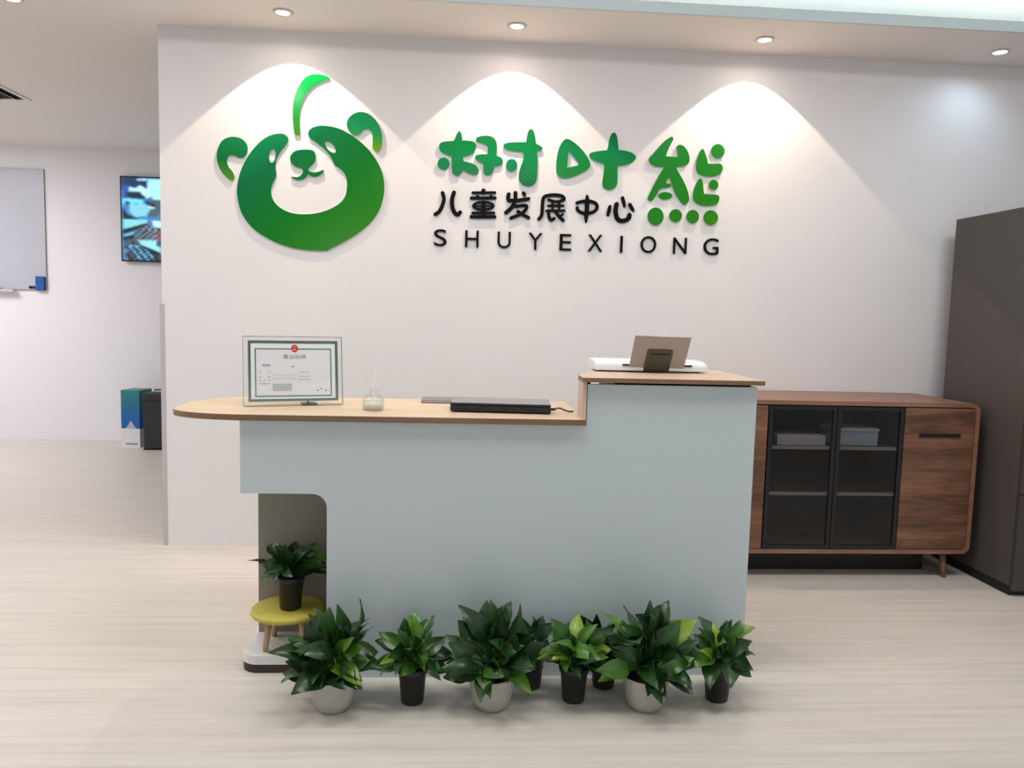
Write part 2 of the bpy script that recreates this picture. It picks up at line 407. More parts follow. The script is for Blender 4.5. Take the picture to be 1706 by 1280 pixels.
head = cr([(495, 463), (430, 468), (375, 495), (320, 545), (265, 620), (225, 710), (207, 800), (212, 880), (235, 960), (285, 1035), (350, 1090), (440, 1140), (540, 1175), (640, 1192), (735, 1197), (772, 1196, 1), (800, 1180), (860, 1150), (960, 1090), (1040, 1025), (1095, 950), (1125, 860), (1130, 780), (1115, 700), (1075, 620), (1020, 550), (950, 490), (870, 440), (800, 418), (730, 412), (680, 425), (655, 450), (660, 485), (700, 515), (750, 555), (790, 600), (808, 635), (822, 662), (850, 680), (885, 720), (896, 770), (890, 840), (860, 890), (800, 930), (720, 958), (640, 968), (560, 962), (490, 935), (440, 890), (420, 835), (426, 785), (452, 725), (448, 670), (455, 620), (480, 575), (515, 530), (528, 490)])
piece(t, 'head', [head, ell(428, 600, 21, 43, 6), ell(792, 546, 21, 46, -42)], O1, S1, G_head)
piece(t, 'leaf_stalk', [cr([(790, 118, 1), (770, 100), (715, 88), (660, 95), (620, 125), (585, 180), (565, 235), (556, 300), (556, 370), (562, 430), (568, 465), (585, 472), (603, 465), (601, 420), (600, 350), (608, 290), (630, 235), (660, 190), (700, 155), (750, 132)])], O1, S1, G_leaf)
piece(t, 'ear', [cr([(190, 735), (180, 754), (160, 752), (125, 720), (95, 675), (80, 620), (85, 560), (110, 510), (150, 486), (195, 482), (240, 497), (268, 530), (272, 570), (255, 605), (220, 613), (190, 600), (165, 597), (147, 612), (143, 640), (155, 672), (178, 700)])], O1, S1, G_ear1)
piece(t, 'ear', [cr([(1066, 566), (1056, 545), (1058, 515), (1056, 475), (1046, 445), (1022, 432), (998, 440), (980, 462), (955, 471), (925, 462), (900, 430), (896, 390), (915, 355), (950, 332), (990, 326), (1035, 340), (1075, 375), (1105, 430), (1117, 480), (1115, 530), (1105, 565), (1086, 578)])], O1, S1, G_ear2)
piece(t, 'nose', [cr([(541, 605), (570, 572), (625, 562), (680, 567), (698, 590), (698, 630), (678, 660), (655, 680), (660, 697), (685, 705), (720, 700), (748, 686, 1), (745, 707), (715, 728), (680, 732), (653, 718), (635, 740), (600, 753), (565, 748), (545, 730, 1), (585, 735), (610, 720), (620, 700), (615, 682), (570, 668), (545, 640)])], O1, S1, G_head)

O2, S2 = (700, 200), 5.332
O3, S3 = (940, 200), 5.332
O4, S4 = (720, 210), 4.874
a = atY(728, 320, WY); b = atY(905, 215, WY)
G_shu = gradient('green_print_tree_character', [(0.0, (8, 122, 56)), (0.45, (6, 136, 74)), (1.0, (8, 104, 60))], a.x, b.x, a.z, b.z, 0.0, -1.0)
a = atY(925, 320, WY); b = atY(1060, 218, WY)
G_ye = gradient('green_print_leaf_character', [(0.0, (12, 112, 54)), (0.4, (16, 140, 80)), (0.6, (22, 138, 60)), (1.0, (26, 124, 50))], a.x, b.x, a.z, b.z, 0.0, -1.0)
a = atY(1078, 377, WY); b = atY(1208, 228, WY)
G_xiong = gradient('green_print_bear_character', [(0.0, (34, 136, 60)), (0.35, (34, 130, 40)), (0.7, (44, 130, 30)), (1.0, (74, 156, 32))], a.x, b.x, a.z, b.z, 0.35, -0.5)
t = empty('green_character', 'bold green character of dots and crosses, first of three beside the bear head', 'wall character', group='green characters on the logo wall')
piece(t, 'stroke', [cr([(345, 100), (325, 125), (310, 165), (300, 186, 1), (230, 190), (180, 205), (168, 245), (190, 285), (240, 310), (278, 322, 1), (280, 370), (282, 430), (290, 475), (330, 497), (360, 480), (380, 442, 1), (420, 470), (480, 488), (515, 475), (520, 440), (490, 400), (440, 378), (388, 368, 1), (380, 340), (385, 322, 1), (430, 315), (475, 290), (495, 250), (495, 215), (470, 190), (420, 183), (375, 182, 1), (370, 140), (360, 108)])], O2, S2, G_shu)
piece(t, 'dot', [ell(208, 388, 53, 55)], O2, S2, G_shu)
piece(t, 'stroke', [cr([(498, 182), (505, 155), (560, 140), (620, 143), (660, 165), (680, 210), (682, 270), (681, 318, 1), (720, 335), (735, 365), (725, 398), (690, 408), (662, 410, 1), (650, 450), (635, 480), (600, 493), (570, 480), (560, 440), (562, 400), (555, 384, 1), (520, 370), (492, 345), (495, 315), (540, 305), (598, 304, 1), (602, 270), (600, 235, 1), (570, 212), (525, 200)])], O2, S2, G_shu)
piece(t, 'stroke', [cr([(982, 80), (960, 100), (948, 150), (940, 196, 1), (880, 197), (790, 200), (745, 215), (742, 240), (770, 262), (830, 278), (900, 282), (918, 290, 1), (915, 350), (895, 410), (878, 470), (878, 530), (905, 570), (950, 588), (1000, 580), (1030, 545), (1040, 490), (1043, 420), (1045, 350), (1035, 276, 1), (1070, 272), (1087, 255), (1075, 235), (1040, 215), (1027, 206, 1), (1022, 150), (1005, 95)])], O2, S2, G_shu)
piece(t, 'dot', [ell(813, 403, 50, 57)], O2, S2, G_shu)
t = empty('green_character', 'bold green character of a rounded triangle ring and a cross', 'wall character', group='green characters on the logo wall')
piece(t, 'ring', [cr([(1088, 105), (1060, 125), (1030, 180), (1012, 260), (1007, 340), (1015, 395), (1050, 420), (1110, 422), (1180, 398), (1260, 355), (1283, 322), (1278, 285), (1240, 220), (1180, 155), (1120, 112)]), [(1095, 338), (1108, 336), (1182, 321), (1189, 308), (1186, 298), (1118, 210), (1111, 205), (1107, 213)]], O4, S4, G_ye)
piece(t, 'cross', [cr([(442, 110), (420, 125), (402, 170), (388, 240), (380, 268, 1), (310, 275), (240, 290), (222, 310), (235, 340), (290, 370), (352, 390, 1), (355, 410), (348, 480), (338, 560), (350, 600), (395, 620), (445, 608), (470, 570), (475, 500), (473, 440), (478, 405, 1), (540, 400), (600, 380), (635, 345), (635, 318), (600, 290), (540, 272), (484, 267, 1), (478, 210), (470, 150), (457, 120)])], O3, S3, G_ye)
t = empty('green_character', 'tall yellowish green character with four dots below, rightmost of the green characters', 'wall character', group='green characters on the logo wall')
piece(t, 'stroke', [cr([(948, 149), (900, 180), (840, 240), (790, 300), (752, 345), (765, 385), (810, 412), (892, 416, 1), (850, 480), (790, 590), (742, 690), (747, 712), (780, 720), (820, 665), (855, 612), (910, 602), (952, 588, 1), (942, 568), (903, 560, 1), (920, 525), (938, 512, 1), (965, 600), (1000, 680), (1050, 745), (1085, 748), (1110, 710), (1100, 640), (1060, 540), (1000, 435), (1002, 412, 1), (1060, 410), (1105, 385), (1113, 330), (1095, 275), (1060, 230), (1020, 220), (1000, 240), (1005, 290), (1010, 328, 1), (905, 322, 1), (920, 270), (955, 200), (970, 170), (965, 152)])], O3, S3, G_xiong)
piece(t, 'dot', [ell(898, 673, 62, 33)], O3, S3, G_xiong)
piece(t, 'stroke', [cr([(1225, 256), (1200, 290), (1175, 370), (1172, 430), (1190, 475), (1240, 498), (1320, 502), (1385, 480), (1408, 440), (1405, 405), (1380, 388), (1320, 390), (1276, 385, 1), (1270, 345), (1255, 300), (1240, 265)])], O3, S3, G_xiong)
piece(t, 'dot', [ell(1365, 277, 61, 64)], O3, S3, G_xiong)
piece(t, 'stroke', [cr([(1207, 519), (1180, 550), (1155, 610), (1145, 670), (1150, 715), (1190, 750), (1260, 762), (1340, 755), (1370, 730), (1378, 685), (1360, 665), (1300, 660), (1244, 656, 1), (1238, 620), (1232, 560), (1222, 527)])], O3, S3, G_xiong)
piece(t, 'dot', [ell(1327, 577, 42, 46)], O3, S3, G_xiong)
for e in ((812, 857, 72, 80), (990, 850, 57, 58), (1142, 858, 56, 60), (1302, 868, 65, 66)):
    piece(t, 'dot', [ell(*e)], O3, S3, G_xiong)

M['inkblack'] = mat('black_acrylic', (10, 8, 9), 0.35, spec=0.15)
YC = WY - 0.011
def stroke_loop(pts, w):
    """outline of a brush stroke with round ends; pts (x, y[, width factor])"""
    c = []
    P = [(p[0], p[1], p[2] if len(p) > 2 else 1.0) for p in pts]
    N = len(P)
    for i in range(N-1):
        p0 = P[max(i-1, 0)]; p1 = P[i]; p2 = P[i+1]; p3 = P[min(i+2, N-1)]
        for k in range(5 if N > 2 else 2):
            t = k/(5 if N > 2 else 2)
            q = []
            for j in range(3):
                m1 = (p2[j]-p0[j])/2; m2 = (p3[j]-p1[j])/2
                q.append((2*t**3-3*t**2+1)*p1[j] + (t**3-2*t**2+t)*m1 + (-2*t**3+3*t**2)*p2[j] + (t**3-t**2)*m2)
            c.append(q)
    c.append(list(P[-1]))
    L, R = [], []
    for i, q in enumerate(c):
        a = c[max(i-1, 0)]; b = c[min(i+1, len(c)-1)]
        tx, ty = b[0]-a[0], b[1]-a[1]; l = math.hypot(tx, ty) or 1; tx /= l; ty /= l
        r = w/2*q[2]
        L.append((q[0]-ty*r, q[1]+tx*r)); R.append((q[0]+ty*r, q[1]-tx*r))
        if i == 0: t0 = (tx, ty, r)
        if i == len(c)-1: t1 = (tx, ty, r)
    def cap(q, tx, ty, r, s):
        out = []
        for k in range(1, 6):
            a = PI*k/6
            out.append((q[0] + s*tx*r*math.sin(a) - ty*r*math.cos(a)*s, q[1] + s*ty*r*math.sin(a) + tx*r*math.cos(a)*s))
        return out
    return L + cap(c[-1], *t1, 1) + R[::-1] + cap(c[0], *t0, -1)
def black_char(label, strokes, org, sc):
    """strokes: (width, pts) or ('e', cx, cy, rx, ry, width) for a ring; one mesh, each stroke a hair deeper than the last"""
    parts = []
    for i, s in enumerate(strokes):
        yf = YC - 0.0003*i
        if s[0] == 'e':
            _, cx, cy, rx, ry, w = s
            loops = [ell(cx, cy, rx+w/2, ry+w/2), ell(cx, cy, rx-w/2, ry-w/2)]
        else: loops = [stroke_loop(s[1], s[0])]
        parts.append(fill_mesh([wallpts(l, org, sc, yf) for l in loops], yf, YB))
    bm = BM()
    for me in parts: bm.from_mesh(me); bpy.data.meshes.remove(me)
    c = Vector((0, 0, 0))
    for v in bm.verts: c += v.co
    c /= len(bm.verts); c.y = WY
    for v in bm.verts: v.co -= c
    o = obj('black_character', bm, M['inkblack']); o.location = c
    return tag(o, label, 'wall character', 'small black characters under the green ones')
OA, SA = (700, 300), 8.53
OB, SB = (880, 310), 8.53
black_char('black character of two curved legs, first in the black row', [(52, [(318, 182), (338, 270), (312, 370), (268, 450), (215, 486)]), (58, [(480, 178), (454, 280), (462, 400), (505, 482), (548, 484)]), (54, [(545, 484), (568, 458)])], OA, SA)
black_char('dense black character of stacked bars and an oval, second in the black row', [(62, [(900, 150), (900, 178)]), (36, [(748, 180), (1062, 178)]), (48, [(815, 232), (815, 245)]), (48, [(1005, 232), (1005, 245)]), (44, [(728, 256), (1065, 254)]), ('e', 898, 366, 142, 54, 36), (20, [(775, 368), (1020, 366)]), (62, [(900, 320), (900, 505)]), (36, [(745, 468), (1050, 466)]), (48, [(725, 522), (1060, 522)])], OA, SA)
black_char('black character with crossing diagonal strokes, third in the black row', [(56, [(1258, 202), (1250, 255), (1262, 290)]), (52, [(1262, 290), (1400, 288), (1540, 266)]), (56, [(1355, 182), (1350, 290), (1300, 390), (1220, 462)]), (46, [(1468, 182), (1486, 212)]), (46, [(1350, 374), (1450, 362), (1512, 368), (1500, 420), (1430, 482), (1290, 540)]), (46, [(1390, 446), (1460, 492), (1542, 534)])], OA, SA)
black_char('black character with a hooked roof over bars, fourth in the black row', [(48, [(480, 205), (512, 182), (480, 142), (400, 128), (310, 130), (232, 152), (208, 210), (200, 330), (190, 420), (152, 468)]), (38, [(292, 195), (390, 222), (490, 206)]), (32, [(285, 280), (500, 278)]), (34, [(262, 350), (515, 350)]), (30, [(345, 240), (345, 345)]), (30, [(442, 240), (442, 345)]), (44, [(292, 368), (296, 430), (325, 482), (368, 462)]), (44, [(395, 372), (440, 430), (498, 488)]), (32, [(492, 400), (452, 430)])], OB, SB)
black_char('black character of an oval crossed by a vertical stroke, fifth in the black row', [(46, [(695, 240), (780, 218), (880, 216), (965, 250), (978, 310), (940, 360), (850, 388), (760, 378), (705, 340), (698, 308)]), (56, [(838, 140, 0.6), (840, 210, 1.1), (835, 330, 1.1), (826, 430, 1.0), (823, 510, 0.5)])], OB, SB)
black_char('black character of a hook with three short drops, last in the black row', [(50, [(1164, 288, 0.8), (1150, 350), (1136, 408, 0.9)]), (62, [(1258, 258), (1244, 350), (1262, 450), (1310, 492), (1380, 488), (1430, 455), (1440, 412)]), (48, [(1342, 168), (1360, 240), (1370, 290, 0.7)]), (48, [(1446, 262), (1478, 320), (1496, 352, 0.7)])], OB, SB)

LET = [('S', 723, 744, 382, 410), ('H', 775, 797.5, 384, 412), ('U', 829, 851, 386, 413.5), ('Y', 880.5, 903.5, 388, 416), ('E', 932.5, 952, 390, 417.5), ('X', 979.5, 1004, 391, 419), ('I', 1033.5, 1037.5, 393, 421), ('O', 1067.5, 1093.4, 393.5, 421.5), ('N', 1122, 1144.3, 396, 423), ('G', 1172.5, 1197.5, 397, 425)]
def text_mesh(s, depth):
    cu = bpy.data.curves.new('tmp', 'FONT'); cu.body = s; cu.size = 1.0; cu.extrude = depth
    o = bpy.data.objects.new('tmp', cu); COL.objects.link(o)
    me = bpy.data.meshes.new_from_object(o.evaluated_get(bpy.context.evaluated_depsgraph_get()))
    bpy.data.objects.remove(o); bpy.data.curves.remove(cu); return me
for ch, xa, xb, ya, yb in LET:
    me = text_mesh(ch, 0.5)
    xs = [v.co.x for v in me.vertices]; ys = [v.co.y for v in me.vertices]
    a = atY(xa, (ya+yb)/2, YC); b = atY(xb, (ya+yb)/2, YC); lo = atY((xa+xb)/2, yb, YC); hi = atY((xa+xb)/2, ya, YC)
    cx, cz = (a.x+b.x)/2, (lo.z+hi.z)/2; w, h = b.x-a.x, hi.z-lo.z
    for v in me.vertices:
        v.co = Vector((((v.co.x-min(xs))/(max(xs)-min(xs))-0.5)*w, -0.0055 - v.co.z*0.010, ((v.co.y-min(ys))/(max(ys)-min(ys))-0.5)*h))
    o = obj('black_letter', me, M['inkblack']); o.location = (cx, WY-0.0005, cz)
    tag(o, 'thin black capital letter %s in the lowest row on the logo wall' % ch, 'wall letter', 'black capital letters under the characters')

# ------------------------------------------------------------------ reception desk
DX0, DX1, DY = -0.768, 1.104, 2.745      # panel extent, panel front
ZL, ZH = 0.976, 1.129
t = desk = empty('reception_desk', 'pale blue-grey reception desk with wooden counters at two heights', 'desk', (0, DY, 0))
def L(y): return y - DY
bm = BM()
cx0, cx1, cz = DX0, -0.463, 0.689
out = [(cx0, cz)]
r = 0.052
out += [(cx1 - r + r*math.sin(a), cz - r + r*math.cos(a)) for a in [PI/2*k/8 for k in range(9)]]
out += [(cx1, 0.0), (DX1, 0.0), (DX1, 1.104), (0.471, 1.104), (0.471, 0.953), (DX0, 0.953)]
prism(bm, out, 0.0, 0.022, 'y')
obj('front_panel', bm, M['desk'], t)
bm = BM(); box(bm, DX1-0.022, DX1, 0.0225, L(3.24), 0.0, 1.104); obj('side_panel', bm, M['desk'], t)
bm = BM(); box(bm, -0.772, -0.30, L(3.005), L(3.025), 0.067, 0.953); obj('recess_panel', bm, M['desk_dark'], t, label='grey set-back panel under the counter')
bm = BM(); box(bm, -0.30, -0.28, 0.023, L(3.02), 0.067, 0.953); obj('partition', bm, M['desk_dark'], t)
bm = BM(); prism(bm, rrect(-0.79, -0.30, L(2.785), L(3.27), 0.07, 8, (1, 0, 0, 1)), 0.033, 0.066); obj('base', bm, M['white'], t, label='white base board with rounded corner')
bm = BM(); prism(bm, rrect(-0.788, -0.30, L(2.787), L(3.268), 0.068, 8, (1, 0, 0, 1)), 0.0, 0.0328); obj('kick_strip', bm, M['kick'], t, label='dark brown kick strip')
bm = BM()
o_ = []
RX, RY = 0.30, 0.24
xl, yb_, yf_ = -1.045, L(3.30), L(2.725)
def q_corner(cx, cy, rx, ry, a0): return [(cx + rx*math.cos(a0+PI/2*k/14), cy + ry*math.sin(a0+PI/2*k/14)) for k in range(15)]
o_ = q_corner(xl+RX, yf_+0.17, RX, 0.17, PI) + [(0.4665, yf_), (0.4665, yb_)] + q_corner(xl+RX, yb_-RY, RX, RY, PI/2)
prism(bm, o_, 0.9545, 0.9545+0.021)
low = obj('low_counter', bm, [M['beech'], M['beech_edge']], t)
for p in low.data.polygons:
    if abs(p.normal.z) < 0.5: p.material_index = 1
bm = BM(); prism(bm, [(0.452, L(2.735)), (0.4665, L(2.735)), (0.4665, L(2.838)), (0.512, L(2.98)), (0.498, L(2.982)), (0.452, L(2.842))], 0.9758, 1.1125); obj('riser', bm, M['riser'], t, label='light wood upright between the two counters')
bm = BM()
prism(bm, [(0.450, L(2.728)), (0.456, L(2.722)), (1.120, L(2.722)), (1.126, L(2.728)), (1.126, L(3.25)), (0.585, L(3.25)), (0.545, L(3.12)), (0.498, L(2.98)), (0.450, L(2.842))], 1.113, 1.1295)
hi = obj('high_counter', bm, [M['riser'], M['beech_edge']], t)
for p in hi.data.polygons:
    if abs(p.normal.z) < 0.5: p.material_index = 1
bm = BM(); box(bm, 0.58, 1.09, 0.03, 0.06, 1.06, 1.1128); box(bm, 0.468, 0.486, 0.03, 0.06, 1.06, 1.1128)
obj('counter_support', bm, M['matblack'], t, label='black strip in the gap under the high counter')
bm = BM(); box(bm, 0.60, DX1-0.023, L(3.22), L(3.238), 0.05, 1.1125); obj('back_panel', bm, M['desk'], t)

# ------------------------------------------------------------------ certificate in a glass frame
cl, crr = Vector((-0.808, 2.942, 0)), Vector((-0.455, 3.055, 0))
ang = math.atan2(crr.y-cl.y, crr.x-cl.x)
t = empty('certificate_frame', 'framed certificate in a clear glass frame standing on the low counter', 'certificate', (*((cl+crr)/2).xy, ZL), ang)
CW, CH = (crr-cl).length, 0.268
T = Matrix.Rotation(math.radians(-9), 4, 'X')
def cbox(x0, x1, z0, z1, y0, y1, bev=0): 
    bm = BM(); box(bm, x0, x1, y0, y1, z0, z1, bev, 2, T); return bm
hw = CW/2
M['frameglass'] = mat('certificate_glass', (232, 242, 240), 0.25, spec=0.3)
M['frameedge'] = mat('glass_edge_dark', (120, 124, 124), 0.15)
M['mirror'] = mat('grey_mirror_line', (112, 120, 120), 0.12, metal=0.5)
def ring(x0, x1, z0, z1, w, y0, y1):
    bm = BM()
    box(bm, x0, x1, y0, y1, z0, z0+w, M=T); box(bm, x0, x1, y0, y1, z1-w, z1, M=T)
    box(bm, x0, x0+w, y0, y1, z0+w, z1-w, M=T); box(bm, x1-w, x1, y0, y1, z0+w, z1-w, M=T); return bm
obj('glass_plate', cbox(-hw, hw, 0.003, CH, -0.006, 0.006, 0.002), M['thinglass'], t)
obj('backing_board', cbox(-hw+0.019, hw-0.019, 0.019, CH-0.018, -0.0058, 0.0075), M['frameglass'], t)
obj('plate_edge', ring(-hw-0.0012, hw+0.0012, 0.002, CH+0.0012, 0.0016, -0.0064, 0.0064), M['frameedge'], t)
obj('outer_band', ring(-hw+0.017, hw-0.017, 0.017, CH-0.016, 0.010, -0.0072, -0.0061), M['mirror'], t)
obj('inner_band', ring(-hw+0.042, hw-0.042, 0.036, CH-0.046, 0.004, -0.0072, -0.0061), M['mirror'], t)
sheet = obj('certificate_sheet', cbox(-hw+0.046, hw-0.046, 0.040, CH-0.050, -0.0068, -0.0061), mat('certificate_paper', (218, 220, 226), 0.5, noise=0.05, nscale=(3, 3, 14)), t)
M['gold'] = mat('gold_ink', (134, 114, 52), 0.5); M['ink'] = mat('grey_ink', (92, 96, 108), 0.6); M['red'] = mat('red_ink', (196, 40, 70), 0.5); M['paleink'] = mat('pale_grey_ink', (176, 184, 184), 0.6)
M['goldlite'] = mat('gold_print', (226, 178, 100), 0.5)
bm = BM()
def pdot(bm, x, z, rx, rz, y, n=20):
    vs = prism(bm, [(x + rx*math.cos(2*PI*i/n), z + rz*math.sin(2*PI*i/n)) for i in range(n)], y, y-0.0004, 'y')
    bmesh.ops.transform(bm, matrix=T, verts=vs)
pdot(bm, 0.004, CH-0.046, 0.0135, 0.0145, -0.0073)
em = obj('emblem', bm, M['red'], t, label='round red emblem at the top of the certificate')
bm = BM()
for k in range(5):
    a = PI*(0.2+0.15*k); pdot(bm, 0.004+0.007*math.cos(a), CH-0.046+0.007*math.sin(a), 0.0014, 0.0014, -0.00775, 5)
box(bm, -0.002, 0.010, -0.0080, -0.00772, CH-0.053, CH-0.049, M=T)
obj('emblem_print', bm, M['goldlite'], em)
me = text_mesh('\u8425\u4e1a\u6267\u7167', 0.0)
xs = [v.co.x for v in me.vertices]; ys = [v.co.y for v in me.vertices]
for v in me.vertices:
    v.co = T @ Vector(((v.co.x-min(xs))/(max(xs)-min(xs))*0.086-0.039, -0.0072, (v.co.y-min(ys))/(max(ys)-min(ys))*0.017+CH-0.087))
obj('title_print', me, M['gold'], sheet)
bm = BM()
def mark(x, z, w=0.004, h=0.003): box(bm, x, x+w, -0.0073, -0.0069, z, z+h, M=T)
for z in (0.128, 0.110, 0.097, 0.084):
    mark(-0.128, z); mark(-0.094, z)
    if z < 0.1: mark(-0.111, z)
    if z < 0.09: mark(-0.118, z); mark(-0.104, z)
for z in (0.128, 0.112, 0.099):
    for x in (0.020, 0.031, 0.042, 0.053): mark(x, z)
for x in (0.086, 0.100, 0.118): mark(x, 0.056 if x != 0.100 else 0.062, 0.006, 0.004)
mark(-0.010, 0.150, 0.012, 0.003)
box(bm, -0.118, -0.086, -0.0073, -0.0069, 0.158, 0.160, M=T); box(bm, -0.118, -0.088, -0.0073, -0.0069, 0.153, 0.1545, M=T)
obj('print_marks', bm, M['ink'], sheet)
bm = BM(); box(bm, -0.080, -0.008, -0.0073, -0.0069, 0.058, 0.086, M=T)
for z in (0.105, 0.118): box(bm, -0.078, 0.010, -0.0072, -0.0069, z, z+0.0015, M=T)
obj('print_patch', bm, M['paleink'], sheet)
bm = BM(); box(bm, 0.03, 0.09, 0.008, 0.075, 0.0, 0.006, 0.002, 1); tube(bm, [(0.06, 0.07, 0.004), (0.06, 0.028, 0.15)], 0.004, 8)
obj('stand', bm, M['black'], t)

# ------------------------------------------------------------------ reed diffuser
t = empty('reed_diffuser', 'small glass reed diffuser with white sticks beside the certificate', 'diffuser', (-0.318, 2.905, ZL))
bm = BM(); lathe(bm, [(0, 0.0), (0.036, 0.0), (0.040, 0.004), (0.041, 0.03), (0.039, 0.045), (0.030, 0.056), (0.015, 0.062), (0.013, 0.066), (0.013, 0.080), (0.015, 0.082), (0.011, 0.082), (0.011, 0.066), (0.013, 0.060), (0.028, 0.053), (0.036, 0.042), (0.037, 0.006), (0, 0.005)], 32)
obj('bottle', bm, M['thinglass'], t, True)
bm = BM(); lathe(bm, [(0, 0.0052), (0.0355, 0.0062), (0.0355, 0.032), (0, 0.032)], 32); obj('liquid', bm, mat('pale_liquid', (232, 226, 214), 0.25), t, True)
for dx, dy in ((-0.022, 0.004), (0.006, 0.01), (0.024, -0.006), (0.034, 0.008)):
    bm = BM(); tube(bm, [(-dx*0.25, -dy*0.3, 0.012), (dx*0.15, dy*0.15, 0.082), (dx, dy, 0.166)], 0.0022, 6)
    obj('reed', bm, M['paper'], t)

# ------------------------------------------------------------------ laptop, cable, folder
la = Vector((-0.028, 2.885, 0)); lb = Vector((0.352, 2.855, 0)); lang = math.atan2(lb.y-la.y, lb.x-la.x)
t = empty('laptop', 'closed black laptop lying on the low counter', 'laptop', (*((la+lb)/2).xy, ZL), lang)
LW = (lb-la).length/2
bm = BM(); box(bm, -LW, LW, 0.0, 0.20, 0.004, 0.026, 0.004, 2); obj('base', bm, M['laptop'], t)
bm = BM(); box(bm, -LW, LW, 0.0, 0.20, 0.0265, 0.037, 0.003, 2)
lid = obj('lid', bm, [M['laptop'], M['laptop_lid']], t)
for p in lid.data.polygons:
    if p.normal.z > 0.9: p.material_index = 1
for sx in (-1, 1):
    for yy_ in (0.02, 0.18):
        bm = BM(); lathe(bm, [(0, 0), (0.008, 0), (0.008, 0.0042), (0, 0.0042)], 12, sx*(LW-0.02), yy_); obj('foot', bm, M['black'], t)
bm = BM(); box(bm, LW-0.085, LW-0.06, -0.0008, 0.0, 0.010, 0.016); box(bm, -LW+0.02, -LW+0.12, -0.0008, 0.0, 0.012, 0.015); obj('ports', bm, M['matblack'], t)
c = empty('power_cable', 'short black cable running from the laptop to the wooden upright', 'cable', (lb.x, 2.90, ZL))
bm = BM(); box(bm, 0.003, 0.022, -0.006, 0.006, 0.010, 0.020, 0.002, 1); obj('plug', bm, M['black'], c)
bm = BM(); pts = [(0.022, 0, 0.015), (0.03, 0.003, 0.019), (0.045, 0.01, 0.018), (0.06, 0.02, 0.010), (0.08, 0.03, 0.0035), (0.098, 0.035, 0.0035)]
tube(bm, pts, 0.0028, 8); obj('cord', bm, M['black'], c, True)
f = empty('grey_folder', 'thin grey folder lying behind the laptop at the back of the low counter', 'folder', (-0.035, 3.16, ZL))
bm = BM(); box(bm, -0.115, 0.115, -0.0, 0.135, 0.0005, 0.004); obj('back_cover', bm, mat('grey_folder_card', (118, 114, 120), 0.5), f)
bm = BM(); box(bm, -0.112, 0.110, 0.002, 0.132, 0.0045, 0.009); obj('sheets', bm, M['paper'], f)
bm = BM(); box(bm, -0.115, 0.115, -0.0, 0.135, 0.0095, 0.012); obj('front_cover', bm, mat('grey_folder_cover', (128, 124, 130), 0.5), f)

# ------------------------------------------------------------------ printer, seen from behind, with its paper
t = empty('printer', 'white printer seen from behind on the high counter with a sheet of paper upright', 'printer', (0.785, 3.04, 1.1295), 0)
bm = BM()
prism(bm, [(0.0, 0.006), (0.0, 0.030), (0.006, 0.036), (0.06, 0.046), (0.19, 0.046), (0.198, 0.040), (0.198, 0.006)], -0.235, 0.225, 'x')
bmesh.ops.bevel(bm, geom=list(bm.edges), offset=0.003, segments=2, affect='EDGES')
obj('body', bm, M['printer'], t)
for x in (-0.17, 0.17):
    bm = BM(); box(bm, x-0.025, x+0.025, 0.01, 0.04, 0.0, 0.0065, 0.001, 1); obj('foot', bm, M['black'], t)
bm = BM(); box(bm, -0.125, 0.16, -0.004, 0.012, 0.026, 0.033, 0.001, 1); obj('paper_slot', bm, M['black'], t)
TP = Matrix.Translation((0.012, -0.006, 0.022)) @ Matrix.Rotation(math.radians(32), 4, 'X') @ Matrix.Rotation(math.radians(1.0), 4, 'Y')
bm = BM(); box(bm, -0.112, 0.112, -0.0015, 0.0015, 0.0, 0.150, M=TP); obj('paper_sheet', bm, M['papergrey'], t, label='greyish paper sheet standing in the rear feed')
M['support'] = mat('smoky_green_plastic', (78, 76, 62), 0.3)
bm = BM(); prism(bm, rrect(-0.052, 0.052, -0.018, 0.090, 0.010, 5, (0, 0, 1, 1)), -0.006, -0.0025, 'y'); bmesh.ops.transform(bm, matrix=TP, verts=list(bm.verts)); obj('paper_support', bm, M['support'], t, label='dark translucent paper support')
bm = BM(); box(bm, -0.038, 0.040, -0.0075, -0.0062, 0.066, 0.071, M=TP); obj('support_ridge', bm, M['black'], t)

# ------------------------------------------------------------------ yellow stool
SX, SY = -0.632, 2.895
t = empty('low_stool', 'low round stool with mustard yellow seat and wooden legs on the desk base', 'stool', (SX, SY, 0.067))
bm = BM(); lathe(bm, [(0, 0.122), (0.118, 0.122), (0.134, 0.126), (0.139, 0.134), (0.137, 0.143), (0.126, 0.148), (0, 0.149)], 40)
obj('seat', bm, M['stoolyellow'], t, True)
for k in range(4):
    a = math.radians(45 + 90*k); ca, sa = math.cos(a), math.sin(a)
    ex = 0.105 if sa > 0 else 0.105
    bm = BM(); tube(bm, [(0.085*ca, 0.065*sa, 0.1235), (ex*ca*0.95, 0.098*sa, 0.0)], 0.014, 12, 0.010); obj('leg', bm, M['stoolwood'], t, True)

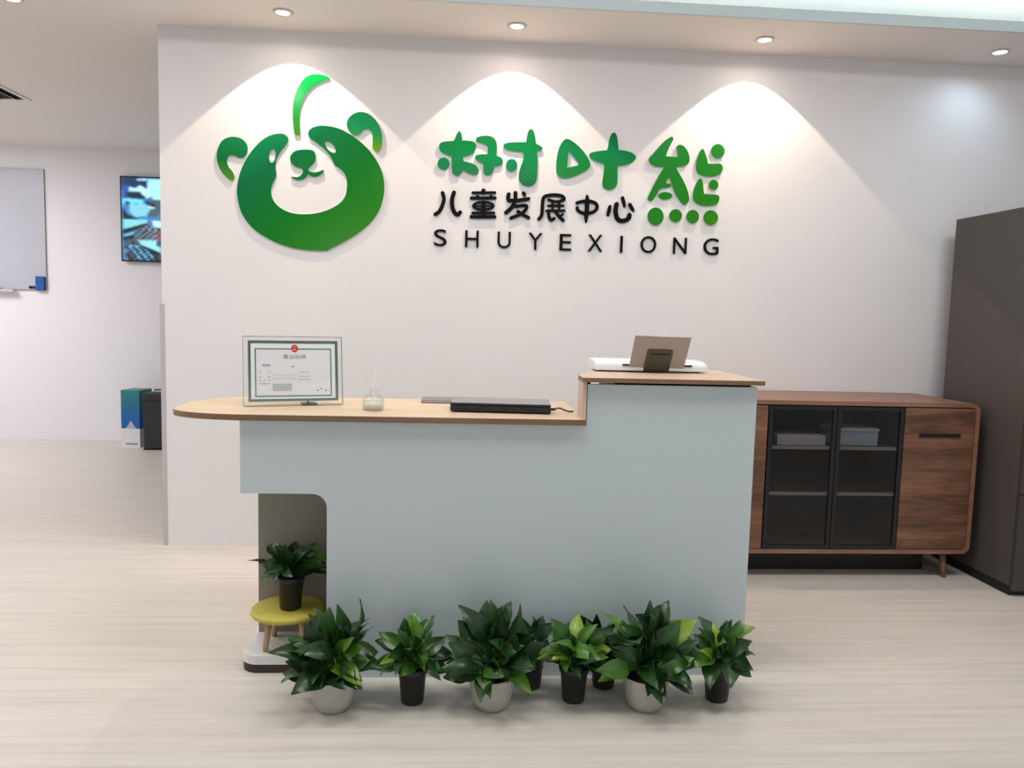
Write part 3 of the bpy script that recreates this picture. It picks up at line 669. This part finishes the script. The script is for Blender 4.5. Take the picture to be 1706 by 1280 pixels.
# ------------------------------------------------------------------ pothos plants
def leaf_material(name, dark, lightc, mid):
    m = bpy.data.materials.new(name); m.use_nodes = True; nt = m.node_tree; b = nt.nodes['Principled BSDF']
    oi = nt.nodes.new('ShaderNodeObjectInfo'); tc = nt.nodes.new('ShaderNodeTexCoord')
    nz = nt.nodes.new('ShaderNodeTexNoise'); nz.inputs['Scale'].default_value = 40; nt.links.new(tc.outputs['Object'], nz.inputs['Vector'])
    ad = nt.nodes.new('ShaderNodeMath'); ad.operation = 'MULTIPLY_ADD'; ad.inputs[1].default_value = 0.5
    nt.links.new(nz.outputs['Fac'], ad.inputs[0]); 
    s = nt.nodes.new('ShaderNodeMath'); s.operation = 'MULTIPLY'; s.inputs[1].default_value = 0.75; nt.links.new(oi.outputs['Random'], s.inputs[0]); nt.links.new(s.outputs[0], ad.inputs[2])
    rp = nt.nodes.new('ShaderNodeValToRGB'); rp.color_ramp.elements[0].position = 0.25; rp.color_ramp.elements[1].position = 1.0
    rp.color_ramp.elements[0].color = (*lin(dark), 1); rp.color_ramp.elements[1].color = (*lin(lightc), 1)
    nt.links.new(ad.outputs[0], rp.inputs['Fac'])
    at = nt.nodes.new('ShaderNodeVertexColor'); at.layer_name = 'Col'
    mx = nt.nodes.new('ShaderNodeMix'); mx.data_type = 'RGBA'
    nt.links.new(at.outputs[0], mx.inputs[0]); nt.links.new(rp.outputs[0], mx.inputs[6]); mx.inputs[7].default_value = (*lin(mid), 1)
    nt.links.new(mx.outputs[2], b.inputs['Base Color'])
    b.inputs['Roughness'].default_value = 0.32; b.inputs['Specular IOR Level'].default_value = 0.5
    b.inputs['Subsurface Weight'].default_value = 0.0
    return m
M['leafdark'] = leaf_material('pothos_leaf_dark', (16, 44, 20), (44, 84, 34), (66, 104, 52))
M['leafmid'] = leaf_material('pothos_leaf_green', (32, 78, 22), (78, 130, 38), (108, 146, 60))
M['leaflime'] = leaf_material('pothos_leaf_lime', (84, 126, 30), (132, 164, 46), (158, 178, 76))
def leaf_mesh(width, droop, fold, wav, m, seed):
    rr = random.Random(seed)
    st = [(-0.07, 0.16), (0.0, 0.60), (0.14, 0.92), (0.30, 1.0), (0.48, 0.90), (0.66, 0.66), (0.82, 0.38), (0.93, 0.16), (1.0, 0.02)]
    bm = BM(); rows = []
    cl_ = bm.loops.layers.color.new('Col')
    for s, wd in st:
        w = width/2*wd; row = []
        for k, f_ in enumerate((-1, -0.5, 0, 0.5, 1)):
            back = 0.10*(abs(f_))*(1 if s <= 0.0 else 0)
            x = s - back*(0 if f_ == 0 else 1) + (0.06 if (s < 0 and f_ == 0) else 0)
            z = fold*abs(f_)*wd*width/2 - droop*max(s, 0)**2 + wav*math.sin(s*9 + f_*2)*abs(f_)
            row.append(bm.verts.new((x, f_*w, z)))
        rows.append(row)
    for a, b in zip(rows, rows[1:]):
        for k in range(4):
            fc = bm.faces.new((a[k], b[k], b[k+1], a[k+1]))
            for lp in fc.loops:
                mid = lp.vert in (a[2], b[2]); lp[cl_] = (0.55, 0.55, 0.55, 1) if mid else (0, 0, 0, 1)
    me = bpy.data.meshes.new('leaf'); bm.to_mesh(me); bm.free(); me.materials.append(m)
    for p in me.polygons: p.use_smooth = True
    return me
LM = {}
for key, mm in (('d', M['leafdark']), ('m', M['leafmid']), ('l', M['leaflime'])):
    LM[key] = [leaf_mesh(0.74, 0.30, 0.28, 0.03, mm, 1), leaf_mesh(0.62, 0.45, 0.40, 0.03, mm, 2), leaf_mesh(0.80, 0.16, 0.20, 0.04, mm, 3), leaf_mesh(0.50, 0.08, 0.55, 0.02, mm, 4)]
def pothos(loc, pot, R, top, n, mix, size, label, seed, squash=0.85, clipy=None, clipx=None):
    """R: half width of the foliage, top: its height above the standing plane"""
    rd = random.Random(seed)
    t = empty('potted_pothos', label, 'potted plant', loc, 0, 'potted green pothos plants by the desk')
    if pot == 'white':
        ph, pr = 0.118, 0.080
        bm = BM(); lathe(bm, [(0, 0), (0.048, 0), (0.058, 0.006), (0.068, 0.030), (0.076, 0.070), (0.081, 0.112), (0.083, 0.118), (0.079, 0.118), (0.074, 0.105), (0.0, 0.105)], 36)
        obj('pot', bm, M['potwhite'], t, True)
    else:
        ph, pr = 0.128, 0.052
        bm = BM(); lathe(bm, [(0, 0), (0.036, 0), (0.039, 0.003), (0.048, 0.108), (0.053, 0.109), (0.0545, 0.127), (0.051, 0.128), (0.047, 0.110), (0.0, 0.110)], 32)
        obj('pot', bm, M['potblack'], t, True)
    bm = BM(); lathe(bm, [(0, ph-0.006), (pr*0.86, ph-0.008), (pr*0.86, ph-0.012), (0, ph-0.012)], 24); obj('soil', bm, M['soil'], t)
    stems = BM()
    hgt = top - ph
    for i in range(n):
        u = (i+0.5)/n
        el = math.asin(min(0.98, max(-0.30, 1.0 - 1.28*u + rd.uniform(-0.10, 0.10))))
        az = i*2.39996 + rd.uniform(-0.5, 0.5)
        ln = size*rd.uniform(0.78, 1.22)
        rad = rd.uniform(0.30, 0.72) if rd.random() < 0.75 else rd.uniform(0.1, 0.4)
        ch, sh = math.cos(el), math.sin(el)
        B = Vector((math.cos(az)*ch*R*rad, math.sin(az)*ch*R*rad*squash, ph + 0.018 + max(sh, -0.05)*hgt*rad*1.05 + rd.uniform(0, 0.02)))
        a2 = az + rd.uniform(-0.85, 0.85)
        d = Vector((math.cos(a2)*ch, math.sin(a2)*ch, sh*0.9 + rd.uniform(-0.35, 0.45)))
        if sh < 0.05: d.z = rd.uniform(-0.35, 0.15)
        d.normalize()
        tip = B + d*ln
        lim = R*1.0                                   # keep the crown inside its outline
        k = math.hypot(tip.x, tip.y)/lim
        if k > 1: B.x /= k; B.y /= k; tip = B + d*ln
        if tip.z > top*1.06: B.z -= tip.z - top*1.06
        zmin = ph - (0.012 if math.hypot(tip.x, tip.y) > pr else -0.01)
        if tip.z < zmin: d.z += (zmin - tip.z)/ln; d.normalize(); tip = B + d*ln
        if clipy is not None and loc[1] + max(tip.y, B.y) + 0.02 > clipy:
            sh_ = loc[1] + max(tip.y, B.y) + 0.02 - clipy
            if d.y > 0: d.y *= -0.4; d.normalize()
            B.y = min(B.y, clipy - loc[1] - 0.03)
        nrm = Vector((d.x*0.2, -0.35 + d.y*0.1, 0.9)) + Vector((rd.uniform(-1.0, 1.0), rd.uniform(-1.1, .5), rd.uniform(-.3, .2)))
        yv = nrm.cross(d).normalized(); zv = d.cross(yv).normalized()
        q = rd.random(); key = 'd' if q < mix[0] else ('m' if q < mix[0]+mix[1] else 'l')
        me = LM[key][rd.choice([0, 0, 1, 1, 2, 3])]
        o = bpy.data.objects.new('leaf', me); COL.objects.link(o); o.parent = t
        o.matrix_local = Matrix(((d.x*ln, yv.x*ln, zv.x*ln, B.x), (d.y*ln, yv.y*ln, zv.y*ln, B.y), (d.z*ln, yv.z*ln, zv.z*ln, B.z), (0, 0, 0, 1)))
        s0 = Vector((math.cos(az)*pr*0.35*rad, math.sin(az)*pr*0.35*rad, ph-0.01))
        m1 = s0.lerp(B, 0.5) + Vector((0, 0, 0.014))
        tube(stems, [s0, m1, B + d*0.004], 0.0020, 5, 0.0014)
    obj('stems', stems, M['stem'], t, True)
    return t
CLY = DY - 0.004
pothos((-0.404, 2.535, 0), 'white', 0.172, 0.330, 66, (0.86, 0.11), 0.098, 'broad dark green pothos in a white pot, nearest the yellow stool', 11, clipy=CLY)
pothos((-0.138, 2.570, 0), 'black', 0.126, 0.285, 44, (0.45, 0.43), 0.080, 'light green pothos in a black pot, left of the middle white pot', 12, clipy=CLY)
pothos((0.136, 2.535, 0), 'white', 0.165, 0.345, 64, (0.82, 0.15), 0.100, 'tall dark green pothos in a white pot at the middle of the row', 17, clipy=CLY)
pothos((0.427, 2.570, 0), 'black', 0.118, 0.275, 40, (0.35, 0.50), 0.078, 'bright green pothos in a black pot between the middle and right white pots', 14, clipy=CLY)
pothos((0.672, 2.520, 0), 'white', 0.175, 0.345, 72, (0.92, 0.06), 0.098, 'dense dark green pothos in a white pot, rightmost of the white pots', 15, clipy=CLY)
pothos((0.943, 2.565, 0), 'black', 0.128, 0.280, 46, (0.48, 0.42), 0.080, 'green pothos in a black pot at the right end of the row', 16, clipy=CLY)
pothos((0.283, 2.672, 0), 'black', 0.105, 0.240, 20, (0.95, 0.05), 0.075, 'half hidden dark pothos pot behind the middle white pot', 21, clipy=CLY)
pothos((0.553, 2.670, 0), 'black', 0.105, 0.240, 20, (0.95, 0.05), 0.075, 'half hidden dark pothos pot behind the rightmost white pot', 22, clipy=CLY)
pothos((-0.620, 2.875, 0.2165), 'black', 0.135, 0.235, 36, (0.94, 0.06), 0.080, 'dark leafy pothos in a black pot standing on the yellow stool', 31, clipy=2.995)

# ------------------------------------------------------------------ walnut sideboard
SXL, SXR, SYF, SYB, SZ0, SZ1 = 1.235, 2.733, 3.80, 4.335, 0.140, 0.946
t = empty('sideboard', 'walnut sideboard with two smoked glass doors beside the desk', 'sideboard', (SXL, SYF, 0))
w = SXR-SXL; dep = SYB-SYF; th = 0.022
# rounded frame (carcass) as a ring swept through the depth
bm = BM()
O_ = rrect(0, w, SZ0, SZ1, 0.045, 8, (1, 1, 1, 1)); I_ = rrect(th, w-th, SZ0+th, SZ1-th, 0.025, 8, (1, 1, 1, 1))
n = len(O_)
for a_, b_ in ((0.0, dep),):
    Vo = [[bm.verts.new((p[0], y, p[1])) for p in O_] for y in (a_, b_)]; Vi = [[bm.verts.new((p[0], y, p[1])) for p in I_] for y in (a_, b_)]
    for i in range(n):
        j = (i+1) % n
        bm.faces.new((Vo[0][i], Vo[0][j], Vi[0][j], Vi[0][i])); bm.faces.new((Vo[1][i], Vi[1][i], Vi[1][j], Vo[1][j]))
        bm.faces.new((Vo[0][i], Vo[1][i], Vo[1][j], Vo[0][j])); bm.faces.new((Vi[0][i], Vi[0][j], Vi[1][j], Vi[1][i]))
obj('body', bm, M['walnut_edge'], t)
def sx(v): return v - SXL
bm = BM(); box(bm, th, w-th, dep-0.012, dep-0.002, SZ0+th, SZ1-th); obj('back_board', bm, mat('dark_cabinet_inside', (84, 82, 78), 0.7), t)
iz0, iz1 = SZ0+th+0.002, SZ1-th-0.006
M['inside'] = mat('cabinet_inside', (70, 62, 56), 0.7)
bm = BM()
for x in (sx(1.598), sx(2.325)): box(bm, x-0.009, x+0.009, 0.024, dep-0.013, SZ0+th, SZ1-th)
obj('divider', bm, M['inside'], t)
def wdoor(x0, x1, name='door'):
    bm = BM(); box(bm, x0, x1, 0.004, 0.022, iz0, iz1, 0.001, 1); return obj(name, bm, M['walnut'], t, label='walnut door')
left_door = wdoor(th+0.003, sx(1.594)); d = wdoor(sx(2.329), w-th-0.003)
bm = BM(); box(bm, sx(2.409), sx(2.633), -0.004, 0.003, 0.766, 0.786, 0.002, 1); obj('handle', bm, M['matblack'], d, label='dark slot handle')
bm = BM(); box(bm, 0.06, 0.27, -0.004, 0.003, 0.766, 0.786, 0.002, 1); obj('handle', bm, M['matblack'], left_door, label='dark slot handle')
M['doorframe'] = mat('dark_door_frame', (24, 24, 27), 0.35)
for x0, x1, hs in ((sx(1.601), sx(1.961), -1), (sx(1.965), sx(2.323), 1)):
    fwid = 0.020
    bm = BM()
    box(bm, x0, x0+fwid, 0.004, 0.020, iz0, iz1); box(bm, x1-fwid, x1, 0.004, 0.020, iz0, iz1)
    box(bm, x0+fwid, x1-fwid, 0.004, 0.020, iz0, iz0+fwid); box(bm, x0+fwid, x1-fwid, 0.004, 0.020, iz1-fwid, iz1)
    g = obj('glass_door', bm, M['doorframe'], t, label='smoked glass door in a dark frame')
    bm = BM(); box(bm, x0+fwid-0.002, x1-fwid+0.002, 0.010, 0.014, iz0+fwid-0.002, iz1-fwid+0.002); obj('pane', bm, M['smoke'], g)
M['shelfedge'] = mat('pale_shelf_edge', (206, 190, 172), 0.5)
for z in (0.462, 0.706):
    for x0, x1 in ((sx(1.608), sx(1.962)), (sx(1.964), sx(2.315))):
        bm = BM(); box(bm, x0, x1-0.001, 0.03, dep-0.014, z-0.018, z); sh_ = obj('shelf', bm, M['inside'], t)
        bm = BM(); box(bm, x0, x1-0.001, 0.0270, 0.0298, z-0.018, z); obj('edge_band', bm, M['shelfedge'], sh_, label='pale shelf edge')
M['legm'] = M['walnut']
for x, y, s in ((w-0.12, 0.045, 1), (0.12, 0.045, -1), (w-0.12, dep-0.06, 1), (0.12, dep-0.06, -1)):
    bm = BM(); tube(bm, [(x, y, SZ0-0.001), (x+s*0.014, y-0.004, 0.0)], 0.018, 14, 0.012); obj('leg', bm, M['legm'], t, True)
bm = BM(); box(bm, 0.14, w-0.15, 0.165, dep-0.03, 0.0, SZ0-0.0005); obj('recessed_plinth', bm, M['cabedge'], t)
# pale things standing on the upper shelf behind the glass
tt = empty('paper_stack', 'stack of white paper on the upper shelf behind the left glass door', 'paper', (1.80, 3.94, 0.706), 0.0)
for k in range(5):
    bm = BM(); box(bm, -0.13, 0.13, -0.09, 0.09, 0.0105*k+0.0005, 0.0105*k+0.0100); obj('ream', bm, M['paper'], tt)
tt = empty('storage_box', 'low pale box on the upper shelf behind the right glass door', 'box', (2.10, 3.94, 0.706), 0)
bm = BM(); box(bm, -0.115, 0.115, -0.09, 0.09, 0.0, 0.075, 0.004, 2); obj('tray', bm, mat('pale_box_plastic', (206, 222, 224), 0.5), tt)
bm = BM(); box(bm, -0.119, 0.119, -0.094, 0.094, 0.0755, 0.094, 0.004, 2); obj('lid', bm, mat('pale_box_lid', (216, 230, 232), 0.5), tt)

# ------------------------------------------------------------------ tall dark cabinet at the right
t = empty('tall_cabinet', 'tall charcoal grey cabinet at the right edge next to the sideboard', 'cabinet', (2.79, 3.545, 0))
CHt = 1.946
bm = BM(); box(bm, 0, 0.018, 0.022, 0.66, 0.05, CHt-0.019); obj('side_panel', bm, M['cab'], t)
bm = BM(); box(bm, 0.882, 0.90, 0.022, 0.66, 0.05, CHt-0.019); obj('side_panel', bm, M['cab'], t)
bm = BM(); box(bm, 0, 0.90, 0.022, 0.66, CHt-0.0185, CHt); obj('top_panel', bm, M['cab'], t)
bm = BM(); box(bm, 0.018, 0.882, 0.640, 0.655, 0.05, CHt-0.019); obj('back_panel', bm, M['cab'], t)
bm = BM(); box(bm, 0.004, 0.896, 0.03, 0.655, 0.0, 0.0495); obj('plinth', bm, M['cabedge'], t)
for x0, x1, hx in ((0.002, 0.448, 0.030), (0.452, 0.898, 0.850)):
    d = None
    for z0, z1 in ((0.03, 0.52), (0.524, CHt-0.002)):
        bm = BM(); box(bm, x0, x1, 0.0, 0.020, z0, z1, 0.001, 1); d = obj('door', bm, M['cabfront'], t)
        zz = 0.47 if z0 < 0.1 else 0.95
        bm = BM(); box(bm, hx, hx+0.03, -0.014, -0.001, zz, zz+0.10, 0.003, 1); obj('handle', bm, M['black'], d)

# ------------------------------------------------------------------ back room: whiteboard, monitor, boxes
t = empty('whiteboard', 'grey magnetic whiteboard on the far wall at the left edge', 'whiteboard', (-4.85, FY, 2.045))
bw, bh = 0.84, 0.573
bm = BM(); box(bm, -bw, bw, -0.014, -0.001, -bh, bh, 0.002, 1); obj('board', bm, M['board'], t)
bm = BM()
for a_ in ((-bw-0.006, bw+0.006, -bh-0.006, -bh), (-bw-0.006, bw+0.006, bh, bh+0.006)): box(bm, a_[0], a_[1], -0.017, -0.001, a_[2], a_[3])
for a_ in ((-bw-0.006, -bw), (bw, bw+0.006)): box(bm, a_[0], a_[1], -0.017, -0.001, -bh, bh)
obj('frame', bm, mat('whiteboard_frame', (170, 170, 174), 0.4, metal=0.3), t)
bm = BM(); box(bm, -0.55, 0.57, -0.085, -0.018, -bh-0.022, -bh-0.012); box(bm, -0.55, 0.57, -0.089, -0.0855, -bh-0.022, -bh-0.001); obj('tray', bm, mat('tray_grey', (196, 192, 194), 0.4), t)
for x in (-bw+0.05, bw-0.05):
    for z in (bh-0.04,):
        bm = BM(); lathe(bm, [(0, 0.004), (0.009, 0.003), (0.009, 0), (0, 0)], 12)
        bmesh.ops.transform(bm, matrix=Matrix.Translation((x, -0.0142, z)) @ Matrix.Rotation(PI/2, 4, 'X'), verts=list(bm.verts)); obj('screw', bm, M['steel'], t)
o = empty('board_eraser', 'blue eraser stuck on the lower right corner of the whiteboard', 'eraser', (-4.054, FY-0.0145, 1.532))
bm = BM(); box(bm, -0.042, 0.042, -0.030, -0.012, -0.068, 0.068, 0.006, 2); obj('holder', bm, M['blue'], o)
bm = BM(); box(bm, -0.040, 0.040, -0.0118, 0.0, -0.066, 0.066, 0.002, 1); obj('felt', bm, mat('dark_felt', (50, 78, 96), 0.9), o)
for i, x in enumerate((-4.155, -4.125)):
    m_ = empty('board_magnet', ['left one of two dark round magnets beside the blue eraser', 'right one of two dark round magnets, nearer the blue eraser'][i], 'magnet', (x, FY-0.0145, 1.494), 0, 'dark magnets on the whiteboard')
    bm = BM(); lathe(bm, [(0, 0.012), (0.013, 0.011), (0.0145, 0.008), (0.0145, 0), (0, 0)], 20); bmesh.ops.transform(bm, matrix=Matrix.Rotation(PI/2, 4, 'X'), verts=list(bm.verts)); obj('disc', bm, M['black'], m_, True)
o = empty('board_marker', 'dark marker pen lying on the whiteboard tray', 'marker pen', (-4.47, FY-0.050, 2.045-bh-0.012))
bm = BM(); tube(bm, [(-0.06, 0, 0.0095), (0.02, 0, 0.0095)], 0.009, 12); obj('barrel', bm, M['paper'], o, True)
bm = BM(); tube(bm, [(0.0205, 0, 0.0095), (0.07, 0, 0.0095)], 0.0095, 12); obj('cap', bm, M['black'], o, True)

# monitor with the security camera views; the picture is flat colour patches on the lit panel
t = empty('wall_monitor', 'wall-mounted screen showing four camera views, half hidden by the logo wall', 'monitor', (-3.278, FY, 1.768))
MW, MH = 1.46, 0.812
bm = BM(); box(bm, 0, MW, -0.060, -0.030, 0, MH, 0.003, 1); obj('housing', bm, M['black'], t)
bm = BM(); box(bm, 0.45, 1.0, -0.0295, -0.001, 0.2, 0.6); obj('wall_mount', bm, M['black'], t)
SC = [((60, 130, 190), [(150, 180), (640, 180), (640, 680), (150, 680)]),
      ((20, 50, 90), [(150, 180), (440, 185), (450, 300), (150, 300)]), ((170, 235, 250), [(450, 190), (640, 185), (640, 440), (500, 430), (430, 300)]),
      ((20, 80, 160), [(155, 270), (230, 270), (210, 420), (160, 420)]), ((190, 235, 245), [(230, 280), (300, 300), (360, 260), (460, 320), (480, 400), (430, 420), (350, 340), (240, 345)]),
      ((18, 34, 60), [(210, 360), (350, 350), (400, 400), (410, 430), (210, 415)]), ((110, 220, 240), [(165, 430), (300, 425), (400, 440), (390, 480), (170, 500)]),
      ((130, 205, 225), [(240, 500), (420, 480), (480, 540), (430, 630), (300, 650), (230, 580)]), ((70, 95, 110), [(430, 440), (625, 440), (620, 560), (540, 640), (430, 640), (480, 540)]),
      ((25, 35, 50), [(410, 450), (520, 490), (530, 530), (420, 480)]), ((210, 240, 245), [(450, 505), (520, 520), (520, 545), (460, 530)]), ((20, 30, 40), [(160, 520), (210, 620), (330, 665), (160, 665)]),
      ((90, 120, 170), [(560, 620), (605, 550), (620, 670), (540, 690)]), ((40, 60, 90), [(200, 460), (250, 470), (220, 510), (190, 490)]),
      ((130, 215, 220), [(165, 665), (440, 670), (430, 720), (170, 800)]), ((20, 26, 36), [(165, 800), (430, 715), (430, 740), (170, 850)]), ((200, 240, 240), [(480, 680), (610, 690), (600, 770), (510, 760)]),
      ((90, 84, 92), [(420, 745), (610, 790), (610, 920), (250, 915), (300, 830)]), ((120, 200, 230), [(175, 850), (300, 820), (250, 880), (175, 890)]), ((150, 60, 70), [(540, 830), (590, 830), (585, 890), (540, 890)]),
      ((30, 34, 44), [(170, 890), (290, 850), (270, 910), (170, 925)]),
      ((70, 80, 95), [(175, 930), (630, 930), (630, 1165), (190, 1165)]), ((150, 225, 235), [(320, 920), (540, 920), (540, 980), (585, 1000), (575, 1070), (360, 980)]), ((16, 30, 42), [(340, 975), (560, 1060), (550, 1100), (370, 1000)]),
      ((110, 190, 225), [(230, 980), (340, 990), (500, 1090), (480, 1160), (300, 1150), (200, 1040)]), ((20, 26, 40), [(265, 930), (285, 930), (285, 975), (265, 975)]), ((120, 140, 190), [(580, 980), (630, 960), (630, 1120), (580, 1100)]),
      ((60, 110, 50), [(560, 1130), (630, 1110), (630, 1170), (570, 1170)]), ((160, 150, 150), [(180, 990), (205, 1160), (190, 1160)]), ((200, 230, 240), [(315, 195), (440, 195), (440, 212), (315, 212)])]
def inside(x, y, P):
    r = False; j = len(P)-1
    for i in range(len(P)):
        if (P[i][1] > y) != (P[j][1] > y) and x < (P[j][0]-P[i][0])*(y-P[i][1])/(P[j][1]-P[i][1]) + P[i][0]: r = not r
        j = i
    return r
def screen_colour(u, v):
    """u, v metres from the panel's top left corner"""
    x = 150 + (u % 0.40)/0.40*480; y = 178 + v/0.79*990
    c = (60, 120, 170)
    for col, P in SC:
        if inside(x, y, P): c = col
    if 745 < y < 915 and 300 < x < 560 and c == (90, 84, 92):
        if (int((x - y*0.3)/34) + int(y/26)) % 2: c = (24, 28, 40)
        else: c = (150, 170, 180)
    if 1000 < y < 1160 and c in ((110, 190, 225), (70, 80, 95)) and (int((x + y*0.5)/38) + int(y/30)) % 2: c = (22, 34, 54)
    return c
nx, ny = 120, 84; pw, ph_ = (MW-0.028), (MH-0.026)
verts = []; faces = []; cols = []
for j in range(ny+1):
    for i in range(nx+1): verts.append((0.014 + pw*i/nx, -0.0608, MH-0.013 - ph_*j/ny))
for j in range(ny):
    for i in range(nx):
        a_ = j*(nx+1)+i; faces.append((a_, a_+nx+1, a_+nx+2, a_+1))
        cols.append(screen_colour(pw*(i+.5)/nx, ph_*(j+.5)/ny))
def _b(i, j):
    a = [0, 0, 0]; n_ = 0
    for dj in (-1, 0, 1):
        for di in (-1, 0, 1):
            ii, jj = i+di, j+dj
            if 0 <= ii < nx and 0 <= jj < ny:
                wgt = 3 if (di == 0 and dj == 0) else 1
                for k in range(3): a[k] += cols[jj*nx+ii][k]*wgt
                n_ += wgt
    return [v/n_ for v in a]
cols = [_b(i, j) for j in range(ny) for i in range(nx)]
me = bpy.data.meshes.new('screen'); me.from_pydata(verts, [], faces)
ca = me.color_attributes.new('Col', 'FLOAT_COLOR', 'CORNER')
buf = []
for c_ in cols:
    l_ = lin(c_); buf += [l_[0], l_[1], l_[2], 1.0]*4
ca.data.foreach_set('color', buf)
obj('screen', me, vcol('screen_picture', 0.2, 1.15), t)

# boxes on the far floor
t = empty('product_box', 'tall teal and blue cardboard box with a white foot by the far wall', 'box', (-3.085, 7.41, 0), math.radians(-8))
bx, bd, bh_ = 0.092, 0.22, 0.545
M['teal'] = gradient('teal_blue_print', [(0.0, (46, 130, 122)), (0.35, (40, 110, 140)), (0.8, (26, 98, 168)), (1.0, (40, 100, 160))], 0, 1, 0.18, bh_, 0.0, -1.0, 0.4)
bm = BM(); box(bm, -bx, bx, 0, bd, 0.1801, bh_, 0.002, 1); obj('carton', bm, M['teal'], t)
bm = BM(); box(bm, -bx, bx, 0, bd, 0, 0.18); obj('carton_foot', bm, mat('carton_white', (222, 222, 226), 0.5), t, label='white lower part of the box')
bm = BM(); prism(bm, [(-0.05, 0.180), (-0.02, 0.215), (0.0, 0.255), (0.02, 0.235), (0.055, 0.180)], -0.0012, -0.0002, 'y'); obj('mountain_print', bm, mat('mountain_grey', (176, 178, 196), 0.5), t)
bm = BM(); prism(bm, [(-0.092, 0.160), (-0.05, 0.178), (0.0, 0.188), (0.05, 0.183), (0.092, 0.175), (0.092, 0.12), (-0.092, 0.12)], -0.0010, -0.0003, 'y'); obj('snow_print', bm, mat('snow_print', (214, 222, 224), 0.5), t)
bm = BM(); box(bm, -0.05, 0.07, -0.0012, -0.0002, 0.028, 0.042); obj('text_line_print', bm, mat('box_grey_print', (140, 140, 150), 0.5), t)
t = empty('dark_case', 'black upright case standing in front of the teal box', 'case', (-2.80, 7.29, 0), math.radians(5))
bm = BM(); box(bm, -0.115, 0.115, 0, 0.20, 0.012, 0.53, 0.008, 2); obj('shell', bm, mat('case_black', (48, 47, 50), 0.6), t)
bm = BM(); box(bm, -0.117, 0.117, -0.003, 0.203, 0.46, 0.475); box(bm, -0.117, 0.117, -0.003, 0.203, 0.0, 0.0118); obj('rim', bm, mat('case_rim', (30, 30, 32), 0.5), t)
bm = BM(); tube(bm, [(-0.05, 0.12, 0.531), (-0.045, 0.12, 0.555), (0.045, 0.12, 0.555), (0.05, 0.12, 0.531)], 0.007, 8); obj('handle', bm, M['black'], t, True)
